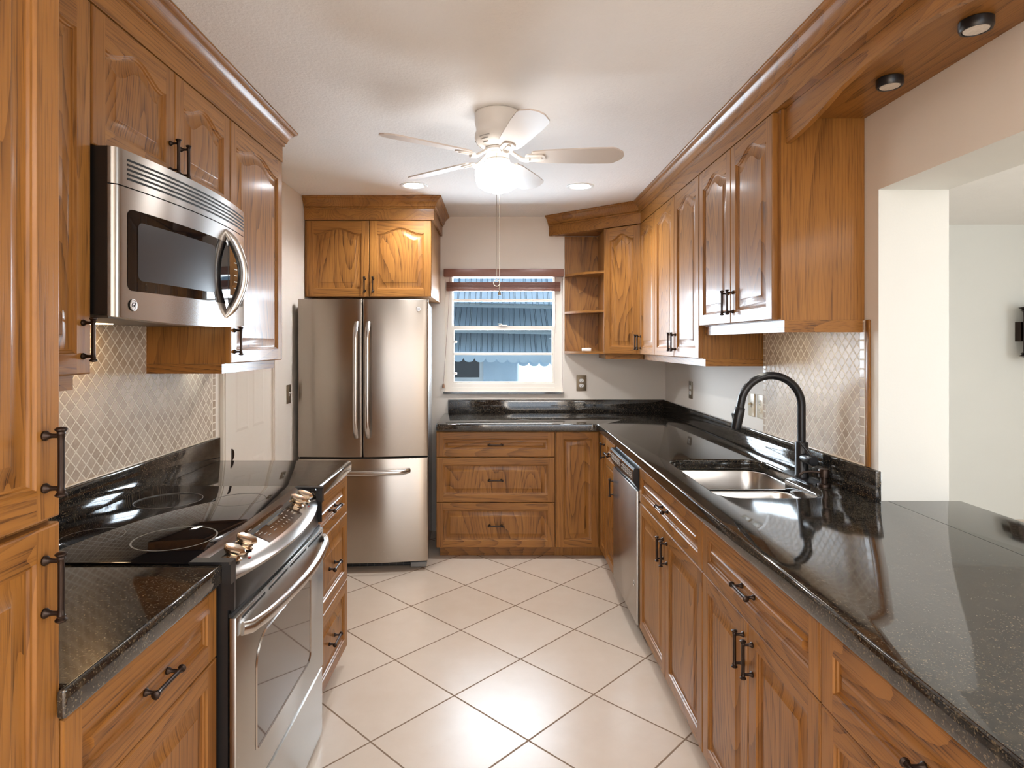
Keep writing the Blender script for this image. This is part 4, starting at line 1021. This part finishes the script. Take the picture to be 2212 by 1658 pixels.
# ------------------------------------------------------------------ ceiling fan
FY, FXX = 2.63, 0.0
fan = thing('ceiling_fan', 'white five-blade hugger ceiling fan with a lit schoolhouse globe', 'ceiling fan', (FXX, FY, ZC))
MB().lathe([(0.096, -0.0005), (0.099, -0.004), (0.098, -0.045), (0.094, -0.058), (0.092, -0.075), (0.098, -0.092), (0.099, -0.108), (0.088, -0.128), (0.070, -0.143), (0.052, -0.150)], 48).build('motor_housing', FANW, fan)
hs = MB()
for k in range(5):
    for j, (z, r) in enumerate(((-0.117, 0.0955), (-0.128, 0.0892), (-0.139, 0.0768))):
        a0 = math.radians(-118 + k * 72 - 24); pts = []
        hs.tube([(r * math.cos(a0 + i * 0.09), r * math.sin(a0 + i * 0.09), z) for i in range(7 - j)], 0.0022, 6)
hs.build('vent_slots', plain('vent_shadow_grey', (0.30, 0.27, 0.24), 0.6, noise=0.1), fan)
MB().lathe([(0.048, -0.150), (0.056, -0.152), (0.058, -0.163), (0.050, -0.168), (0.050, -0.196), (0.047, -0.200)], 36).build('switch_housing', FANW, fan)
MB().lathe([(0.047, -0.200), (0.053, -0.203), (0.054, -0.222), (0.050, -0.226)], 36).build('light_fitter', FANW, fan)
BL = plain('fan_blade_white', (0.68, 0.61, 0.55), 0.45, noise=0.015)
for k in range(5):
    a = math.radians(-3 + 72 * k)
    M = Matrix.Rotation(a, 4, 'Z') @ Matrix.Translation((0, 0, -0.190)) @ Matrix.Rotation(math.radians(-13), 4, 'X')
    pol = [(0.150, -0.040), (0.20, -0.050), (0.40, -0.062), (0.485, -0.062), (0.50, -0.058), (0.532, -0.028), (0.540, 0.0), (0.532, 0.028), (0.50, 0.058), (0.485, 0.062), (0.40, 0.062), (0.20, 0.050), (0.150, 0.040), (0.143, 0.025), (0.143, -0.025)]
    b_ = MB().prism(pol, 0.0, 0.006, 0, M).build('fan_blade', BL, fan)
    mb = MB()
    mb.tube([(0.050, 0, -0.160), (0.075, 0, -0.178), (0.105, 0, -0.198), (0.135, 0, -0.200)], [0.010, 0.010, 0.012, 0.014], 10, 0, Matrix.Rotation(a, 4, 'Z'), flat=0.8, up=(0, 1, 0))
    mb.prism(fillet([(0.118, -0.028), (0.205, -0.026), (0.205, 0.026), (0.118, 0.028)], [0.018, 0.024, 0.024, 0.018], 6), -0.006, -0.0003, 0, M)
    mb.prism(fillet([(0.125, -0.010), (0.190, -0.008), (0.190, 0.008), (0.125, 0.010)], 0.006, 4), -0.011, -0.005, 0, M)
    mb.build('blade_bracket', FANW, b_)
MB().lathe([(0.056, -0.222), (0.075, -0.226), (0.094, -0.238), (0.0985, -0.252), (0.096, -0.275), (0.092, -0.298), (0.085, -0.312), (0.060, -0.328), (0.025, -0.340), (0.008, -0.346), (0.0, -0.348)], 48, 0, None, True, False).build('globe', GLOBE, fan)
for dx, dy, zend, nm in ((-0.004, -0.100, -0.726, 0), (0.008, -0.052, -0.742, 1)):
    pts = [(dx, -0.051, -0.185), (dx, -0.060, -0.195), (dx, -0.1005, -0.245), (dx, -0.1005, -0.33), (dx, -0.1005, zend)]
    if nm: pts = [(dx, 0.03, -0.340), (dx, 0.028, -0.45), (dx, 0.028, zend)]
    ch = MB().tube(pts, 0.0012, 6).build('pull_chain', CHAINM, fan)
    ye = pts[-1][1]
    if nm: MB().lathe([(0.002, 0), (0.003, -0.012), (0.0035, -0.02), (0.0075, -0.036), (0.006, -0.037)], 12, 0, Matrix.Translation((dx, ye, zend))).build('chain_fob', CHAINM, ch)
    else:
        rp = [(dx + 0.013 * math.cos(i * PI / 10), ye, zend - 0.013 + 0.013 * math.sin(i * PI / 10)) for i in range(21)]
        MB().tube(rp, 0.0018, 6).build('chain_ring', CHAINM, ch)

# ------------------------------------------------------------------ recessed ceiling lights
for x, y, lb in ((-0.525, 3.82, 'round recessed ceiling light above the refrigerator'), (0.519, 3.84, 'round recessed ceiling light above the corner worktop')):
    r = thing('recessed_light', lb, 'ceiling light', (x, y, ZC - 0.0005), 0, 'recessed lights in the kitchen ceiling')
    MB().lathe([(0.086, 0), (0.086, -0.004), (0.078, -0.007), (0.064, -0.003), (0.060, -0.0015)], 40, 0, None, False, False).build('trim_ring', WHITEP, r)
    MB().lathe([(0.060, -0.001), (0.050, -0.0022), (0.0, -0.003)], 36, 0, None, True, False).build('lens', LEDW, r)
    sp = lamp('recessed_spot', 'SPOT', (x, y, ZC - 0.02), 17, (0.97, 0.98, 1.0), spot_size=math.radians(150), spot_blend=0.6, shadow_soft_size=0.05)

# strip light under the sink cabinet
us = thing('undercabinet_light', 'slim strip light under the short cabinet over the sink', 'light', (1.05, 2.24, 1.5445))
MB().box(0, 0.05, 0, 0.56, -0.018, 0).build('housing', WHITEP, us); MB().box(0.004, 0.046, 0.01, 0.55, -0.022, -0.0185).build('diffuser', UNDERL, us)

us = thing('undercabinet_light', 'slim strip light under the tall wall cabinet right of the microwave', 'light', (-1.25, 2.56, 1.3845))
MB().box(0, 0.035, 0, 0.10, -0.018, 0).build('housing', WHITEP, us); MB().box(0.004, 0.031, 0.01, 0.09, -0.022, -0.0185).build('diffuser', UNDERL, us)
# ------------------------------------------------------------------ blind on the window
bl = thing('window_blind', 'brown slatted blind drawn up at the top of the kitchen window', 'blind', (0, 0, 0))
MB().cbox(-0.418, 0.513, 4.722, 4.766, 1.978, 2.040, 0.004).build('valance', BLINDM, bl)
for k in range(9):
    z = 1.896 + k * 0.0052; MB().cbox(-0.402, 0.492, 4.770, 4.812, z, z + 0.0042, 0.0015).build('slat', BLINDM, bl)
MB().cbox(-0.402, 0.492, 4.770, 4.812, 1.872, 1.8945, 0.003).build('bottom_rail', BLINDM, bl)
for x, z0 in ((-0.372, 1.15), (0.452, 1.54), (-0.30, 1.945), (-0.03, 1.945), (0.20, 1.945)):
    if z0 < 1.9: MB().tube([(x, 4.764, 1.985), (x + (-.012 if x < 0 else 0), 4.757, 1.7), (x + (-.05 if x < 0 else 0.003), 4.752, z0)], 0.0014, 6).build('cord', BLINDM, bl)
    else: MB().tube([(x, 4.785, z0 - .003), (x, 4.785, 1.985)], 0.0014, 6).build('ladder_cord', DARKV, bl)
MB().lathe([(0.004, 0), (0.009, -0.012), (0.010, -0.03), (0.004, -0.034)], 12, 0, Matrix.Translation((-0.422, 4.752, 1.15))).build('tassel', plain('wood_tassel', (0.35, 0.18, 0.10), 0.4, noise=0.1), bl)

# ------------------------------------------------------------------ outlets and switches
BPL = plain('antique_brass_plate', (0.20, 0.15, 0.095), 0.38, 0.5, noise=0.15)
def plate(label, loc, rz, kind, pm, w=0.072, h=0.117):
    r = thing('wall_switch' if kind == 'switch' else 'wall_outlet', label, 'switch' if kind == 'switch' else 'outlet', loc, rz)
    MB().cbox(-w / 2, w / 2, -0.006, -0.0005, -h / 2, h / 2, 0.0025).build('cover_plate', pm, r)
    if kind == 'outlet':
        for z in (-0.0195, 0.0195):
            o = MB().prism(fillet([(-0.017, -0.013), (0.017, -0.013), (0.017, 0.013), (-0.017, 0.013)], 0.010, 5), 0.0057, 0.008, 0, Matrix.Translation((0, 0, z)) @ Matrix.Rotation(PI / 2, 4, 'X')).build('receptacle', WHITEP if pm is BPL else ALMOND, r)
            mb = MB()
            for x in (-0.0065, 0.0065): mb.box(x - 0.0012, x + 0.0012, -0.0085, -0.0078, z - 0.003, z + 0.006)
            mb.lathe([(0.0024, 0), (0.0024, 0.0006)], 10, 0, rotM(PI / 2, 0, 0, (0, -0.0079, z - 0.008))); mb.build('slots', DARKV, o)
    else:
        MB().box(-0.006, 0.006, -0.0075, -0.0055, -0.013, 0.013).build('toggle_slot', BPL if pm is ALMOND else WHITEP, r)
        MB().cbox(-0.0045, 0.0045, -0.022, -0.006, 0.0005, 0.010, 0.002).build('toggle', WHITEP if pm is BPL else ALMOND, r)
plate('brass outlet on the end wall, under the window corner of the shelves', (0.654, YB, 1.153), 0, 'outlet', BPL, 0.078, 0.122)
plate('narrow brass outlet on the right wall near the back corner', (XR, 4.134, 1.147), ROT_R, 'outlet', BPL)
plate('almond light switch on the right wall behind the faucet arc', (XR, 3.142, 1.146), ROT_R, 'switch', ALMOND)
plate('almond outlet on the right wall next to the tile edge', (XR, 3.037, 1.147), ROT_R, 'outlet', ALMOND)
plate('bronze light switch on the left wall beside the refrigerator', (XL, 3.82, 1.145), ROT_L, 'switch', BPL)

# small white block lying on the lowest open shelf
mb = MB().cbox(0.636, 0.706, 4.60, 4.625, 1.4035, 1.428, 0.004); mb.cbox(0.641, 0.66, 4.598, 4.602, 1.408, 1.423, 0.0015)
tag(mb.build('plastic_block', WHITEP), 'small white plastic block on the lowest open corner shelf', 'block')

# wall lantern in the far room, mostly beyond the right edge
sc_ = thing('wall_sconce', 'bronze wall lantern in the far room at the right picture edge', 'wall lamp', (4.352, 4.96, 1.56))
MB().lathe([(0.01, 0.215), (0.03, 0.212), (0.060, 0.203), (0.096, 0.196), (0.080, 0.186), (0.070, 0.180), (0.084, 0.175), (0.070, 0.168), (0.066, 0.160)], 24).build('cap', BRONZE, sc_)
MB().lathe([(0.064, 0.160), (0.064, -0.165)], 24).build('lamp_body', BRONZE, sc_)
MB().lathe([(0.066, -0.165), (0.070, -0.172), (0.082, -0.180), (0.072, -0.188), (0.094, -0.203), (0.060, -0.212), (0.02, -0.222), (0.008, -0.240)], 24).build('base_finial', BRONZE, sc_)
MB().box(-0.05, 0.05, 0.06, 0.118, -0.08, 0.08).build('back_plate', BRONZE, sc_)

# ------------------------------------------------------------------ outside: neighbouring house with corrugated awnings
LBLUE = plain('pale_blue_stucco', (0.62, 0.74, 0.84), 0.8, noise=0.03, bump=0.1)
AWN = plain('pale_blue_aluminium', (0.50, 0.61, 0.67), 0.45, 0.0, noise=0.04)
AWNE = plain('grey_aluminium_edge', (0.30, 0.36, 0.38), 0.5, noise=0.1)
nb = thing('neighbor_house', 'pale blue house across the yard seen through the window', 'house', (0, 9.0, -0.1))
mb = MB().box(-6, -1.4, 0, 0.3, 0, 4.2).box(-0.21, 6, 0, 0.3, 0, 4.2).box(-1.4, -0.21, 0, 0.3, 0, 0.97).box(-1.4, -0.21, 0, 0.3, 2.2, 4.2); mb.build('wall', LBLUE, nb)
nw = MB().box(-1.4, -0.21, 0.04, 0.10, 0.97, 1.06).box(-0.27, -0.21, 0.04, 0.10, 1.06, 2.2).box(-1.4, -1.34, 0.04, 0.10, 1.06, 2.2).box(-1.4, -0.21, 0.04, 0.1, 2.14, 2.2).build('window_frame', WHITEP, nb)
MB().box(-1.34, -0.27, 0.075, 0.08, 1.06, 2.14).build('pane', plain('dark_window', (0.02, 0.025, 0.03), 0.05, noise=0.1), nw)
aw = thing('awning', 'pale blue corrugated metal awning with a scalloped hem outside the window', 'awning', (0, 0, 0))
def corr(ytop, ztop, ybot, zbot, pitch=0.152, x0=-2.6, x1=3.2, skew=0.0):
    mb = MB(); A = []; B = []; x = x0
    prof = [(0, 0), (0.14, 0), (0.17, -0.030), (0.20, 0), (0.52, 0), (0.55, -0.030), (0.58, 0), (0.64, 0), (0.67, -0.030), (0.70, 0), (1.0, 0)]
    while x < x1:
        for a, h in prof[:-1]:
            xx = x + a * pitch; sl = -0.018 * xx
            A.append((xx, ytop, ztop + h + sl)); B.append((xx + skew, ybot, zbot + h + sl))
        x += pitch
    mb.strip(A, B, 0, False); return mb
def beam(y, z, h=0.05, x0=-2.6, x1=3.2, th=0.03):
    M = Matrix(((1, 0, 0, 0), (0, 1, 0, 0), (-0.018, 0, 1, 0), (0, 0, 0, 1))); return MB().box(x0, x1, y, y + th, z, z + h, 0, M)
corr(8.95, 2.75, 8.15, 2.00).build('top_panel', AWN, aw); beam(8.2, 1.945, 0.05).build('edge_beam', AWNE, aw)
corr(8.95, 2.02, 8.30, 1.655).build('middle_panel', AWN, aw); beam(8.33, 1.60, 0.05).build('edge_beam', AWNE, aw)
corr(8.98, 1.74, 8.42, 1.33).build('lower_panel', AWN, aw)
mb = MB(); top = []; bot = []
x = -2.6; pt = 0.152
while x < 3.2:
    for i in range(8):
        xx = x + pt * i / 8; s = math.sqrt(max(0, 1 - (2 * i / 8 - 1) ** 2)); top.append((xx, 8.42, 1.345 - .018 * xx)); bot.append((xx, 8.42, 1.255 - 0.055 * s - .018 * xx))
    x += pt
mb.strip(bot, top).strip([(p[0], p[1] + .004, p[2]) for p in bot], [(p[0], p[1] + .004, p[2]) for p in top]).strip(bot, [(p[0], p[1] + .004, p[2]) for p in bot]); mb.build('scalloped_hem', AWN, aw)
mb = MB().box(-8, 9, 5.35, 14, -0.25, -0.1); struct('ground_outside', mb, plain('yard_concrete', (0.45, 0.45, 0.42), 0.9, noise=0.1), 'paved yard between the houses', 'ground')
